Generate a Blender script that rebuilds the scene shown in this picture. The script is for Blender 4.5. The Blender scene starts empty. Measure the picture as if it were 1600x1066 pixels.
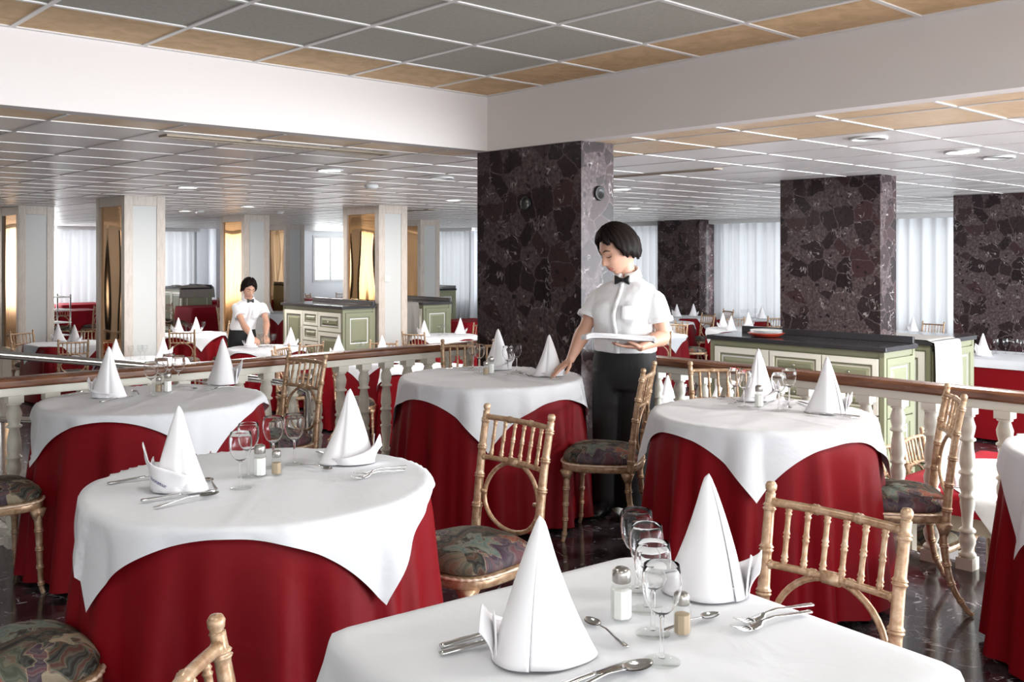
import bpy, math, random
from mathutils import Vector, Matrix, noise as mnoise
C = bpy.context.scene.collection
S = bpy.context.scene
R = math.radians
PI = math.pi
rnd = random.Random(7)
# ---------------------------------------------------------------- camera, sky, lights, exposure
F, EYE, HOR = 1513.0, 1.45, 398.0            # focal length in pixels, eye height, horizon row
FW = (.676, .737); RT = (.737, -.676)
cam_data = bpy.data.cameras.new('camera'); cam = bpy.data.objects.new('camera', cam_data); C.objects.link(cam)
cam.location = (0, 0, EYE); cam.rotation_euler = (R(90), 0, -math.atan2(FW[0], FW[1]))
cam_data.sensor_width = 36; cam_data.lens = F/1600*36; cam_data.shift_y = -(533-HOR)/1600
cam_data.clip_start = .05; cam_data.clip_end = 200
S.camera = cam
S.view_settings.view_transform = 'Standard'; S.view_settings.look = 'None'
S.view_settings.exposure = 1.36; S.view_settings.gamma = 1.0; S.view_settings.use_curve_mapping = False
w = bpy.data.worlds.new('daylight'); S.world = w; w.use_nodes = True
w.node_tree.nodes['Background'].inputs[0].default_value = (.93, .965, 1, 1)
w.node_tree.nodes['Background'].inputs[1].default_value = 2.0

LOW = -.5                                    # floor of the lower room; the platform is z = 0
CL, CH = 2.16, 2.53                          # low ceiling, coffered ceiling
WX, WY = 16.5, 25.4                          # window walls
BX, BY = 4.34, 4.98                          # beam faces
TT = .765                                    # cloth-covered table top on the platform
def at(px, py, z):
    """the place at height z that shows at this pixel of the photograph"""
    d = F*(EYE-z)/(py-HOR); l = (px-800)/F*d
    return Vector((d*FW[0]+l*RT[0], d*FW[1]+l*RT[1], z))
def cam_xy(lat, d): return (d*FW[0]+lat*RT[0], d*FW[1]+lat*RT[1])

def lamp(name, kind, loc, energy, color, rot=(0, 0, 0), **kw):
    l = bpy.data.lights.new(name, kind); l.energy = energy; l.color = color
    for k, v in kw.items(): setattr(l, k, v)
    o = bpy.data.objects.new(name, l); C.objects.link(o); o.location = loc; o.rotation_euler = rot
    return o
# daylight entering by the window bands (right wall, far wall)
lamp('daylight_right', 'AREA', (WX+.3, 8, .9), 900, (.9, .95, 1), (0, R(90), 0), shape='RECTANGLE', size=2.6, size_y=30)
lamp('daylight_far', 'AREA', (9, WY+.3, .9), 850, (.95, .97, 1), (R(-90), 0, 0), shape='RECTANGLE', size=24, size_y=2.6)

lamp('fill_right', 'AREA', (10, -3.9, .95), 570, (.88, .94, 1), (R(90), 0, 0), shape='RECTANGLE', size=10.5, size_y=2.3)  # added soft fill lamp, standing in for unseen daylight from the right

# ---------------------------------------------------------------- materials
def new_mat(name):
    m = bpy.data.materials.new(name); m.use_nodes = True
    nt = m.node_tree; return m, nt, nt.nodes['Principled BSDF']
def mat(name, col, rough=.5, metal=0, **kw):
    m, nt, b = new_mat(name)
    b.inputs['Base Color'].default_value = (*col, 1); b.inputs['Roughness'].default_value = rough; b.inputs['Metallic'].default_value = metal
    for k, v in kw.items(): b.inputs[k].default_value = v
    return m
def node(nt, t, **kw):
    n = nt.nodes.new(t)
    for k, v in kw.items():
        if k[0] == '_': n.inputs[k[1:].replace('_', ' ')].default_value = v
        else: setattr(n, k, v)
    return n
def ramp(nt, src, stops):
    n = nt.nodes.new('ShaderNodeValToRGB'); e = n.color_ramp.elements
    while len(e) < len(stops): e.new(.5)
    for i, (p, c) in enumerate(stops): e[i].position = p; e[i].color = (*c, 1)
    nt.links.new(src, n.inputs[0]); return n
def coords(nt, scale=(1, 1, 1), rot=(0, 0, 0)):
    tc = nt.nodes.new('ShaderNodeTexCoord'); mp = nt.nodes.new('ShaderNodeMapping')
    mp.inputs['Scale'].default_value = scale; mp.inputs['Rotation'].default_value = rot
    nt.links.new(tc.outputs['Object'], mp.inputs[0]); return mp.outputs[0]
def mix(nt, fac, a, b, mode='MIX'):
    n = nt.nodes.new('ShaderNodeMix'); n.data_type = 'RGBA'; n.blend_type = mode
    for i, v in ((0, fac), (6, a), (7, b)):
        if hasattr(v, 'node'): nt.links.new(v, n.inputs[i])
        elif isinstance(v, (int, float)): n.inputs[i].default_value = v
        else: n.inputs[i].default_value = (*v, 1)
    return n.outputs[2]
def bump(nt, b, src, strength, dist=.01):
    n = node(nt, 'ShaderNodeBump'); n.inputs['Strength'].default_value = strength; n.inputs['Distance'].default_value = dist
    nt.links.new(src, n.inputs['Height']); nt.links.new(n.outputs[0], b.inputs['Normal'])

def breccia(name, base, dark, clast, vein, scale, rough, spec=.5, veinamt=1.0):
    """dark polished marble: angular clasts in a fine ground, pale hair veins and chips"""
    m, nt, b = new_mat(name); L = nt.links
    co = coords(nt)
    nz = node(nt, 'ShaderNodeTexNoise', _Scale=3.2*scale, _Detail=4.0); L.new(co, nz.inputs[0])
    wob = node(nt, 'ShaderNodeVectorMath', operation='MULTIPLY_ADD'); L.new(nz.outputs['Color'], wob.inputs[0])
    wob.inputs[1].default_value = (.16/scale,)*3; L.new(co, wob.inputs[2]); wv = wob.outputs[0]
    v1 = node(nt, 'ShaderNodeTexVoronoi', _Scale=6.5*scale); L.new(wv, v1.inputs[0])
    ve = node(nt, 'ShaderNodeTexVoronoi', _Scale=6.5*scale); ve.feature = 'DISTANCE_TO_EDGE'; L.new(wv, ve.inputs[0])
    v2 = node(nt, 'ShaderNodeTexVoronoi', _Scale=19*scale); L.new(wv, v2.inputs[0])
    fine = node(nt, 'ShaderNodeTexNoise', _Scale=38*scale, _Detail=6.0, _Roughness=.7); L.new(co, fine.inputs[0])
    ground = ramp(nt, fine.outputs['Fac'], [(.3, dark), (.47, base), (.68, tuple(min(1, x*2.1) for x in base))]).outputs[0]
    sep = node(nt, 'ShaderNodeSeparateColor'); L.new(v1.outputs['Color'], sep.inputs[0])
    pick0 = ramp(nt, sep.outputs[0], [(.0, tuple(x*.35 for x in clast)), (.3, clast), (.55, tuple(x*.5 for x in clast)), (.75, (clast[0]*2.0, clast[1]*1.5, clast[2]*1.5)), (1, clast)]).outputs[0]
    pick = mix(nt, .16, pick0, ground)
    inside = ramp(nt, ve.outputs['Distance'], [(.022, (0,)*3), (.04, (1,)*3)])
    keep = node(nt, 'ShaderNodeMath', operation='GREATER_THAN'); L.new(sep.outputs[1], keep.inputs[0]); keep.inputs[1].default_value = .48
    mk = node(nt, 'ShaderNodeMath', operation='MULTIPLY'); L.new(inside.outputs[0], mk.inputs[0]); L.new(keep.outputs[0], mk.inputs[1])
    col = mix(nt, mk.outputs[0], ground, pick)
    sep2 = node(nt, 'ShaderNodeSeparateColor'); L.new(v2.outputs['Color'], sep2.inputs[0])
    small = ramp(nt, v2.outputs['Distance'], [(0, (1,)*3), (.25, (1,)*3), (.32, (0,)*3)])
    k2 = node(nt, 'ShaderNodeMath', operation='GREATER_THAN'); L.new(sep2.outputs[0], k2.inputs[0]); k2.inputs[1].default_value = .7
    m2 = node(nt, 'ShaderNodeMath', operation='MULTIPLY'); L.new(small.outputs[0], m2.inputs[0]); L.new(k2.outputs[0], m2.inputs[1])
    col = mix(nt, m2.outputs[0], col, tuple(x*.8 for x in dark))
    # veins
    vn = node(nt, 'ShaderNodeTexNoise', _Scale=4.5*scale, _Detail=5.0, _Distortion=1.6); L.new(co, vn.inputs[0])
    line = node(nt, 'ShaderNodeMath', operation='SUBTRACT'); L.new(vn.outputs['Fac'], line.inputs[0]); line.inputs[1].default_value = .5
    ab = node(nt, 'ShaderNodeMath', operation='ABSOLUTE'); L.new(line.outputs[0], ab.inputs[0])
    hair = ramp(nt, ab.outputs[0], [(0, (1,)*3), (.006, (.6,)*3), (.014, (0,)*3)])
    brk = node(nt, 'ShaderNodeTexNoise', _Scale=9*scale, _Detail=2.0); L.new(co, brk.inputs[0])
    bm = ramp(nt, brk.outputs['Fac'], [(.52, (0,)*3), (.62, (veinamt,)*3)])
    mv = node(nt, 'ShaderNodeMath', operation='MULTIPLY'); L.new(hair.outputs[0], mv.inputs[0]); L.new(bm.outputs[0], mv.inputs[1])
    col = mix(nt, mv.outputs[0], col, vein)
    # stretched pale chips
    v3 = node(nt, 'ShaderNodeTexVoronoi', _Scale=7*scale); mp = node(nt, 'ShaderNodeMapping'); mp.inputs['Scale'].default_value = (1, 2.6, 2.2); mp.inputs['Rotation'].default_value = (.5, .3, .6)
    L.new(wv, mp.inputs[0]); L.new(mp.outputs[0], v3.inputs[0])
    s3 = node(nt, 'ShaderNodeSeparateColor'); L.new(v3.outputs['Color'], s3.inputs[0])
    k3 = node(nt, 'ShaderNodeMath', operation='GREATER_THAN'); L.new(s3.outputs[2], k3.inputs[0]); k3.inputs[1].default_value = .86
    c3 = ramp(nt, v3.outputs['Distance'], [(0, (1,)*3), (.12, (.8,)*3), (.2, (0,)*3)])
    m3 = node(nt, 'ShaderNodeMath', operation='MULTIPLY'); L.new(c3.outputs[0], m3.inputs[0]); L.new(k3.outputs[0], m3.inputs[1])
    col = mix(nt, m3.outputs[0], col, tuple(x*.85 for x in vein))
    L.new(col, b.inputs['Base Color']); b.inputs['Roughness'].default_value = rough; b.inputs['Specular IOR Level'].default_value = spec
    return m

def tiles(name, base, speck, tan, tan_speck, test, rough):
    """ceiling boards; test lists (axis, limit, side) bands where the border boards are tan"""
    m, nt, b = new_mat(name); L = nt.links
    tc = node(nt, 'ShaderNodeTexCoord'); sx = node(nt, 'ShaderNodeSeparateXYZ'); L.new(tc.outputs['Object'], sx.inputs[0])
    n1 = node(nt, 'ShaderNodeTexNoise', _Scale=60, _Detail=4.0); L.new(tc.outputs['Object'], n1.inputs[0])
    n2 = node(nt, 'ShaderNodeTexNoise', _Scale=9, _Detail=5.0, _Distortion=1.0); L.new(tc.outputs['Object'], n2.inputs[0])
    g = ramp(nt, n1.outputs['Fac'], [(.35, speck), (.65, base)]).outputs[0]
    t = ramp(nt, n2.outputs['Fac'], [(.3, tan_speck), (.55, tan), (.75, tuple(min(1, x*1.12) for x in tan))]).outputs[0]
    fac = None
    for ax, lim, op, lim2, op2 in test:
        a = node(nt, 'ShaderNodeMath', operation=op); L.new(sx.outputs[ax], a.inputs[0]); a.inputs[1].default_value = lim
        c = node(nt, 'ShaderNodeMath', operation=op2); L.new(sx.outputs[1-ax], c.inputs[0]); c.inputs[1].default_value = lim2
        p = node(nt, 'ShaderNodeMath', operation='MULTIPLY'); L.new(a.outputs[0], p.inputs[0]); L.new(c.outputs[0], p.inputs[1])
        if fac is None: fac = p.outputs[0]
        else:
            q = node(nt, 'ShaderNodeMath', operation='MAXIMUM'); L.new(fac, q.inputs[0]); L.new(p.outputs[0], q.inputs[1]); fac = q.outputs[0]
    L.new(mix(nt, fac, g, t), b.inputs['Base Color']); b.inputs['Roughness'].default_value = rough
    return m

def wood(name, a, c, scale=(1, 1, 1), rough=.4):
    m, nt, b = new_mat(name); co = coords(nt, scale)
    n = node(nt, 'ShaderNodeTexNoise', _Scale=6.0, _Detail=6.0, _Distortion=.6); nt.links.new(co, n.inputs[0])
    nt.links.new(ramp(nt, n.outputs['Fac'], [(.3, a), (.7, c)]).outputs[0], b.inputs['Base Color']); b.inputs['Roughness'].default_value = rough
    return m
def linen(name, col, rough=.85, wr=.25, sheen=.05, spec=.25):
    m, nt, b = new_mat(name); co = coords(nt)
    b.inputs['Base Color'].default_value = (*col, 1); b.inputs['Roughness'].default_value = rough
    b.inputs['Sheen Weight'].default_value = sheen; b.inputs['Specular IOR Level'].default_value = spec
    n = node(nt, 'ShaderNodeTexNoise', _Scale=7.0, _Detail=3.0, _Distortion=.8); nt.links.new(co, n.inputs[0])
    bump(nt, b, n.outputs['Fac'], wr, .02)
    return m
def glass_thin(name, tint=(1, 1, 1), refl=1.0):
    """thin blown glass wall: mostly see-through with fresnel reflection"""
    m = bpy.data.materials.new(name); m.use_nodes = True; nt = m.node_tree; nt.nodes.clear()
    o = node(nt, 'ShaderNodeOutputMaterial'); t = node(nt, 'ShaderNodeBsdfTransparent'); t.inputs[0].default_value = (*tint, 1)
    g = node(nt, 'ShaderNodeBsdfGlossy'); g.inputs['Roughness'].default_value = .02
    lw = node(nt, 'ShaderNodeLayerWeight', _Blend=.32)
    r = ramp(nt, lw.outputs['Facing'], [(0, (.035,)*3), (.6, (.1,)*3), (.86, (.35,)*3), (1, (.75*refl,)*3)])
    mx = node(nt, 'ShaderNodeMixShader'); nt.links.new(r.outputs[0], mx.inputs[0]); nt.links.new(t.outputs[0], mx.inputs[1]); nt.links.new(g.outputs[0], mx.inputs[2])
    nt.links.new(mx.outputs[0], o.inputs[0]); return m
def bamboo():
    m, nt, b = new_mat('gilt_bamboo'); co = coords(nt)
    n = node(nt, 'ShaderNodeTexNoise', _Scale=38.0, _Detail=5.0, _Roughness=.65); nt.links.new(co, n.inputs[0])
    c = ramp(nt, n.outputs['Fac'], [(.28, (.24, .12, .062)), (.46, (.42, .265, .155)), (.62, (.54, .385, .255)), (.78, (.82, .72, .60))])
    nt.links.new(c.outputs[0], b.inputs['Base Color']); b.inputs['Roughness'].default_value = .34; b.inputs['Metallic'].default_value = .35
    return m
def upholstery():
    m, nt, b = new_mat('swirl_upholstery'); L = nt.links; co = coords(nt, (1, 1, .6))
    n0 = node(nt, 'ShaderNodeTexNoise', _Scale=5.0, _Detail=2.5, _Distortion=1.2); L.new(co, n0.inputs[0])
    wob = node(nt, 'ShaderNodeVectorMath', operation='MULTIPLY_ADD'); L.new(n0.outputs['Color'], wob.inputs[0]); wob.inputs[1].default_value = (.35,)*3; L.new(co, wob.inputs[2])
    v = node(nt, 'ShaderNodeTexVoronoi', _Scale=7.0); v.feature = 'SMOOTH_F1'; v.inputs['Smoothness'].default_value = .12; L.new(wob.outputs[0], v.inputs[0])
    s = node(nt, 'ShaderNodeSeparateColor'); L.new(v.outputs['Color'], s.inputs[0])
    c1 = ramp(nt, s.outputs[0], [(.0, (.022, .016, .014)), (.30, (.085, .09, .066)), (.42, (.12, .165, .145)), (.53, (.24, .065, .04)), (.61, (.17, .155, .11)), (.70, (.34, .28, .19)), (.80, (.065, .035, .06))])
    c1.color_ramp.interpolation = 'CONSTANT'
    wv = node(nt, 'ShaderNodeTexWave', _Scale=5.0, _Distortion=9.0, _Detail=2.5); wv.inputs['Detail Scale'].default_value = 1.1; L.new(wob.outputs[0], wv.inputs[0])
    c2 = ramp(nt, wv.outputs['Fac'], [(.0, (.015, .012, .011)), (.25, (.14, .16, .135)), (.5, (.05, .055, .045)), (.75, (.28, .24, .17)), (1, (.20, .07, .045))])
    col = mix(nt, .32, c1.outputs[0], c2.outputs[0])
    L.new(col, b.inputs['Base Color']); b.inputs['Roughness'].default_value = .7; b.inputs['Specular IOR Level'].default_value = .2
    return m
def curtain_mat(name, col, dif=.45, pas=.10):
    m = bpy.data.materials.new(name); m.use_nodes = True; nt = m.node_tree; nt.nodes.clear()
    o = node(nt, 'ShaderNodeOutputMaterial'); d = node(nt, 'ShaderNodeBsdfDiffuse'); d.inputs[0].default_value = (*col, 1)
    t = node(nt, 'ShaderNodeBsdfTranslucent'); t.inputs[0].default_value = (*[x*pas for x in col], 1)
    tr = node(nt, 'ShaderNodeBsdfTransparent')
    a = node(nt, 'ShaderNodeMixShader'); a.inputs[0].default_value = 1-dif; nt.links.new(d.outputs[0], a.inputs[1]); nt.links.new(t.outputs[0], a.inputs[2])
    c = node(nt, 'ShaderNodeMixShader'); c.inputs[0].default_value = .015; nt.links.new(a.outputs[0], c.inputs[1]); nt.links.new(tr.outputs[0], c.inputs[2])
    nt.links.new(c.outputs[0], o.inputs[0]); return m
def emit(name, col, s):
    m, nt, b = new_mat(name); b.inputs['Base Color'].default_value = (*col, 1); b.inputs['Emission Color'].default_value = (*col, 1); b.inputs['Emission Strength'].default_value = s
    return m

M = dict(
    pillar=breccia('breccia_marble', (.066, .047, .048), (.026, .018, .019), (.026, .016, .017), (.36, .32, .31), 1.0, .26, .14),
    floor=breccia('polished_floor_marble', (.050, .041, .046), (.016, .012, .014), (.024, .017, .020), (.45, .45, .48), 1.1, .12),
    white_marble=breccia('white_marble', (.62, .60, .57), (.50, .48, .46), (.66, .64, .61), (.3, .28, .27), .7, .15, veinamt=.6),
    worktop=mat('black_marble_worktop', (.035, .033, .036), .14),
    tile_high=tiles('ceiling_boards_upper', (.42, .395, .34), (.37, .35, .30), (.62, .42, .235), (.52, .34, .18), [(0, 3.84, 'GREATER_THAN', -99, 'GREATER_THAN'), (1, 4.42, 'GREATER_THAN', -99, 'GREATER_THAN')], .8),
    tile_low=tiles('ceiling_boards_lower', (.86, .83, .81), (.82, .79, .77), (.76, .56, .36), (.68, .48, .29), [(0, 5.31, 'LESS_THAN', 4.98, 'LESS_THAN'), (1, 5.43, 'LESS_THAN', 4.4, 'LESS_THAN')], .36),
    bar=mat('white_lacquered_bar', (.70, .67, .65), .4),
    plaster=mat('white_plaster', (.70, .65, .625), .7),
    white=mat('white_paint', (.70, .70, .69), .5),
    cream=mat('cream_lacquer', (.72, .70, .61), .32),
    cream_dk=mat('cream_panel', (.70, .68, .57), .4),
    green=mat('sage_green_paint', (.215, .22, .135), .42),
    panelw=mat('white_panel', (.50, .50, .485), .4),
    rail=wood('varnished_rail', (.11, .040, .020), (.24, .105, .055), (1, 1, 5), .25),
    post=wood('limed_wood', (.44, .375, .32), (.56, .49, .43), (6, 6, 1), .4),
    steel=mat('brushed_steel', (.55, .55, .54), .22, 1),
    silver=mat('polished_cutlery', (.62, .61, .60), .12, 1),
    cap=mat('dull_metal_cap', (.45, .43, .40), .28, 1),
    red=linen('red_cloth', (.185, .002, .006), .55, .15, 0, .16),
    redtop=linen('red_cloth_plain', (.26, .006, .014), .75, .1, 0, .15),
    linen=linen('white_linen', (.70, .71, .74), .9, .22),
    napkin=linen('white_napkin', (.80, .785, .80), .9, .12),
    drape=linen('ivory_drape', (.52, .495, .46), .9, .2),
    taupe=linen('taupe_cloth', (.26, .24, .22), .9, .3),
    gold=bamboo(), fabric=upholstery(),
    rope=mat('gilt_rope', (.72, .55, .42), .4, .2),
    bowl=mat('blown_glass', (1, 1, 1), 0, 0, **{'Transmission Weight': 1.0, 'IOR': 1.2}), far_bowl=glass_thin('distant_wine_glass', (.93, .94, .94), 1.2), stem=mat('solid_glass', (1, 1, 1), 0, 0, **{'Transmission Weight': 1.0, 'IOR': 1.3}),
    shaker=glass_thin('shaker_glass', (.95, .96, .95)),
    salt=mat('salt', (.85, .84, .82), .9), pepper=mat('pepper', (.42, .32, .22), .9),
    mirror=mat('bronze_mirror', (.78, .48, .24), .03, 1),
    black=mat('black_plastic', (.012, .012, .013), .45),
    curtain=curtain_mat('white_voile', (.95, .96, .98)),
    warm_curtain=curtain_mat('cream_voile', (.95, .82, .68), .3, .5),
    lamp=emit('lamp_disc', (1, .97, .92), 14),
    shirt=linen('white_shirt', (.86, .86, .87), .8, .25, .1), black_cloth=mat('black_trouser_cloth', (.008, .008, .009), .75),
    satin=mat('black_satin', (.01, .01, .012), .3), shoe=mat('black_leather', (.012, .011, .012), .3),
    hair=mat('dark_hair', (.010, .006, .005), .55, 0, **{'Specular IOR Level': .12}), skin=mat('skin', (.60, .335, .235), .5, 0, **{'Subsurface Weight': .08, 'Subsurface Radius': (.02, .008, .004)}),
    lip=mat('lips', (.50, .16, .14), .4), brow=mat('eyebrow', (.05, .03, .02), .7), lash=mat('eyelid_line', (.04, .025, .02), .6),
    ink=mat('blue_ink', (.03, .03, .16), .8), red_dish=mat('red_enamel', (.55, .05, .02), .3), china=mat('white_china', (.85, .85, .83), .2),
    grey_wall=mat('cool_white_wall', (.78, .80, .83), .6), leaf=mat('palm_leaf', (.10, .16, .07), .6), timber=mat('pale_timber', (.55, .47, .36), .5),
    vent_frame=mat('tan_metal', (.36, .29, .22), .8), vent=mat('vent_dark', (.05, .04, .035), .6))

# ---------------------------------------------------------------- mesh helpers
class MB:
    def __init__(s): s.v = []; s.f = []; s.m = []; s.sm = []
    def add(s, vs, fs, mi=0, smooth=True):
        o = len(s.v); s.v += [tuple(v) for v in vs]
        s.f += [tuple(i+o for i in f) for f in fs]; s.m += [mi]*len(fs); s.sm += [smooth]*len(fs); return s
    def box(s, a, b, mi=0):
        (x0, y0, z0), (x1, y1, z1) = a, b
        vs = [(x, y, z) for z in (z0, z1) for y in (y0, y1) for x in (x0, x1)]
        return s.add(vs, [(0, 2, 3, 1), (4, 5, 7, 6), (0, 1, 5, 4), (2, 6, 7, 3), (0, 4, 6, 2), (1, 3, 7, 5)], mi, False)
    def loft(s, rings, mi=0, cap=True, closed=True, smooth=True):
        n = len(rings[0]); vs = [p for r in rings for p in r]; fs = []
        for i in range(len(rings)-1):
            for j in range(n if closed else n-1):
                k = (j+1) % n; fs.append((i*n+j, i*n+k, (i+1)*n+k, (i+1)*n+j))
        if cap: fs.append(tuple(range(n))[::-1]); fs.append(tuple((len(rings)-1)*n+j for j in range(n)))
        return s.add(vs, fs, mi, smooth)
    def lathe(s, prof, n=24, c=(0, 0, 0), mi=0, cap=True):
        return s.loft([[(c[0]+r*math.cos(2*PI*j/n), c[1]+r*math.sin(2*PI*j/n), c[2]+z) for j in range(n)] for r, z in prof], mi, cap)
    def tube(s, pts, rad, n=8, mi=0, closed=False, cap=True):
        pts = [Vector(p) for p in pts]; N = len(pts)
        if not hasattr(rad, '__len__'): rad = [rad]*N
        up = None; rings = []
        for i in range(N):
            t = (pts[(i+1) % N]-pts[i-1]) if closed else (pts[min(i+1, N-1)]-pts[max(i-1, 0)])
            t.normalize()
            if up is None: up = t.orthogonal().normalized()
            up = (up-t*up.dot(t)).normalized(); side = t.cross(up)
            rings.append([pts[i]+(up*math.cos(2*PI*j/n)+side*math.sin(2*PI*j/n))*rad[i] for j in range(n)])
        if closed:
            vs = [p for r in rings for p in r]; fs = [(i*n+j, i*n+(j+1) % n, ((i+1) % N)*n+(j+1) % n, ((i+1) % N)*n+j) for i in range(N) for j in range(n)]
            return s.add(vs, fs, mi)
        return s.loft(rings, mi, cap)
    def grid(s, fn, nu, nv, mi=0, wrap=False, smooth=True):
        vs = [fn(i/nu, j/nv) for i in range(nu+1) for j in range(nv+1)]
        fs = [(i*(nv+1)+j, (i+1)*(nv+1)+j, (i+1)*(nv+1)+j+1, i*(nv+1)+j+1) for i in range(nu) for j in range(nv)]
        return s.add(vs, fs, mi, smooth)
    def xform(s, mt): s.v = [tuple(mt @ Vector(v)) for v in s.v]; return s
    def mesh(s, name, mats):
        me = bpy.data.meshes.new(name); me.from_pydata(s.v, [], s.f)
        for m_ in (mats if isinstance(mats, (list, tuple)) else [mats]): me.materials.append(M[m_] if isinstance(m_, str) else m_)
        me.polygons.foreach_set('material_index', s.m); me.polygons.foreach_set('use_smooth', s.sm); me.update(); return me
    def build(s, name, mats, parent=None, loc=(0, 0, 0), rz=0, bevel=0, solid=0):
        o = bpy.data.objects.new(name, s.mesh(name, mats)); C.objects.link(o)
        o.parent = parent; o.location = loc; o.rotation_euler = (0, 0, rz)
        if solid: md = o.modifiers.new('s', 'SOLIDIFY'); md.thickness = solid; md.offset = 0
        if bevel: md = o.modifiers.new('b', 'BEVEL'); md.width = bevel; md.segments = 2; md.limit_method = 'ANGLE'
        return o
def tag(o, label, cat, group=None, kind=None):
    o['label'] = label; o['category'] = cat
    if group: o['group'] = group
    if kind: o['kind'] = kind
    return o
def thing(name, label, cat, loc=(0, 0, 0), rz=0, group=None, kind=None):
    o = bpy.data.objects.new(name, None); C.objects.link(o); o.location = loc; o.rotation_euler = (0, 0, rz); o.empty_display_size = .1
    return tag(o, label, cat, group, kind)
def struct(name, mb, m, label, cat='building', bevel=0): return tag(mb.build(name, m, bevel=bevel), label, cat, None, 'structure')
KIDS = {}
def kids(o):
    if o.name not in KIDS: KIDS[o.name] = [c for c in S.objects if c.parent is o]
    return KIDS[o.name]
def dup(o, parent=None):
    c = o.copy(); C.objects.link(c)
    if parent: c.parent = parent
    for k in kids(o): dup(k, c)
    return c
USED = {}
def place(proto, loc, rz, label, cat=None, group=None):
    """the first call moves the prototype itself, later calls copy it"""
    o = proto if not USED.get(proto.name) else dup(proto)
    USED[proto.name] = True
    o.location = loc; o.rotation_euler = (0, 0, rz); o['label'] = label
    if cat: o['category'] = cat
    if group: o['group'] = group
    return o

# ---------------------------------------------------------------- the setting
struct('floor', MB().box((-6, -4, LOW-.2), (WX+.4, WY+.4, LOW)), 'floor', 'polished dark marble floor of the lower dining room', 'floor')
struct('floor', MB().box((-4, -4, LOW), (4.66, 5.28, 0)), 'floor', 'raised dark marble floor of the platform with pale chips', 'floor')
rp = MB(); rp.box((-4, 5.28, LOW), (1.55, 5.9, 0))
rp.add([(1.55, 5.28, 0), (1.55, 5.9, 0), (4.4, 5.9, LOW), (4.4, 5.28, LOW), (1.55, 5.28, LOW), (1.55, 5.9, LOW)],
       [(0, 3, 2, 1), (0, 4, 3), (1, 2, 5), (0, 1, 5, 4)], 0, False)
struct('floor', rp, 'white_marble', 'white marble ramp going down behind the left balustrade', 'ramp')
tag(MB().box((1.52, 5.29, 0), (1.545, 5.89, .004)).box((1.56, 5.29, -.002), (1.585, 5.89, .003)).build('trim_1', 'steel'), 'metal nosing strip across the white marble ramp', 'trim', None, 'structure')
# ceilings
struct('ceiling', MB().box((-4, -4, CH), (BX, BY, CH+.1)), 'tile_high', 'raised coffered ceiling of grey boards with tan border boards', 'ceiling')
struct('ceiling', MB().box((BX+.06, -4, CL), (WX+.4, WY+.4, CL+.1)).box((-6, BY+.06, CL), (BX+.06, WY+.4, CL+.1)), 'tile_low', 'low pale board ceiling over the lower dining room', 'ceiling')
struct('wall_beam', MB().box((BX, -4, CL-.004), (BX+.12, BY+.12, CH+.02)), 'plaster', 'white beam face on the right, above the marble pillar', 'beam')
struct('wall_beam', MB().box((-6, BY, CL-.004), (BX, BY+.12, CH+.02)), 'plaster', 'white beam face on the left, below the raised ceiling', 'beam')
g = MB(); W = .012
for k in range(8): x = 3.84-.6225*k; g.box((x-W, -4, CH-.006), (x+W, BY, CH+.01))
for k in range(11): y = 4.42-.61*k; g.box((-4, y-W, CH-.0061), (BX, y+W, CH+.01))
g.box((BX-.03, -4, CH-.0062), (BX, BY, CH+.01)); g.box((-4, BY-.03, CH-.0063), (BX, BY, CH+.01))
struct('ceiling_grid', g, 'bar', 'white bars between the boards of the raised ceiling', 'ceiling')
g = MB(); W = .009
for k in range(20): x = 4.70+.61*k; g.box((x-W, -4, CL-.005), (x+W, WY, CL+.01))
for k in range(14): y = 4.42-.61*k; g.box((BX+.12, y-W, CL-.0051), (WX, y+W, CL+.01))
for k in range(34): y = 5.43+.61*k; g.box((-6, y-W, CL-.0051), (WX, y+W, CL+.01))
for k in range(1, 17): x = 4.70-.61*k; g.box((x-W, BY+.12, CL-.005), (x+W, WY, CL+.01))
struct('ceiling_grid', g, 'bar', 'white bars between the boards of the low ceiling', 'ceiling')
# window walls: sill, lintel and piers, with openings
def wall_x(name, X, spans, y0, y1, label, zs=.15, zl=2.02):
    b = MB().box((X, y0, LOW), (X+.25, y1, zs)).box((X, y0, zl), (X+.25, y1, CL))
    for a, c in spans: b.box((X, a, zs), (X+.25, c, zl))
    struct(name, b, 'grey_wall', label, 'wall')
wall_x('wall_right', WX, [(-4, -3.6), (3.9, 5.2), (11.7, 13.05), (18.9, 19.5), (24.6, WY)], -4, WY, 'white window wall on the far right side of the room')
b = MB().box((-6, WY, LOW), (WX+.25, WY+.25, .15)).box((-6, WY, 2.02), (WX+.25, WY+.25, CL))
for a, c in ((-6, -2.6), (-.95, .6), (4.4, 6.6), (9.1, 9.9), (11.4, 15.2), (16.4, WX+.25)): b.box((a, WY, .15), (c, WY+.25, 2.02))
b.box((15.2, WY, .15), (16.4, WY+.25, .62))
struct('wall_far', b, 'grey_wall', 'white end wall with windows beyond the left columns', 'wall')
b = MB().box((-6.25, -4, LOW), (-6, WY, CL))
struct('wall_left', b, 'grey_wall', 'plain white wall on the left side of the room', 'wall')
struct('wall_back', MB().box((-4.2, -4, LOW), (-4, 5, 2.6)), 'grey_wall', 'plain white wall behind the viewer', 'wall')
tag(MB().box((11.9, WY-.5, LOW), (12.0, WY, CL)).build('wall_nib', 'grey_wall'), 'short white return wall beside the far curtain', 'wall', None, 'structure')
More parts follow.
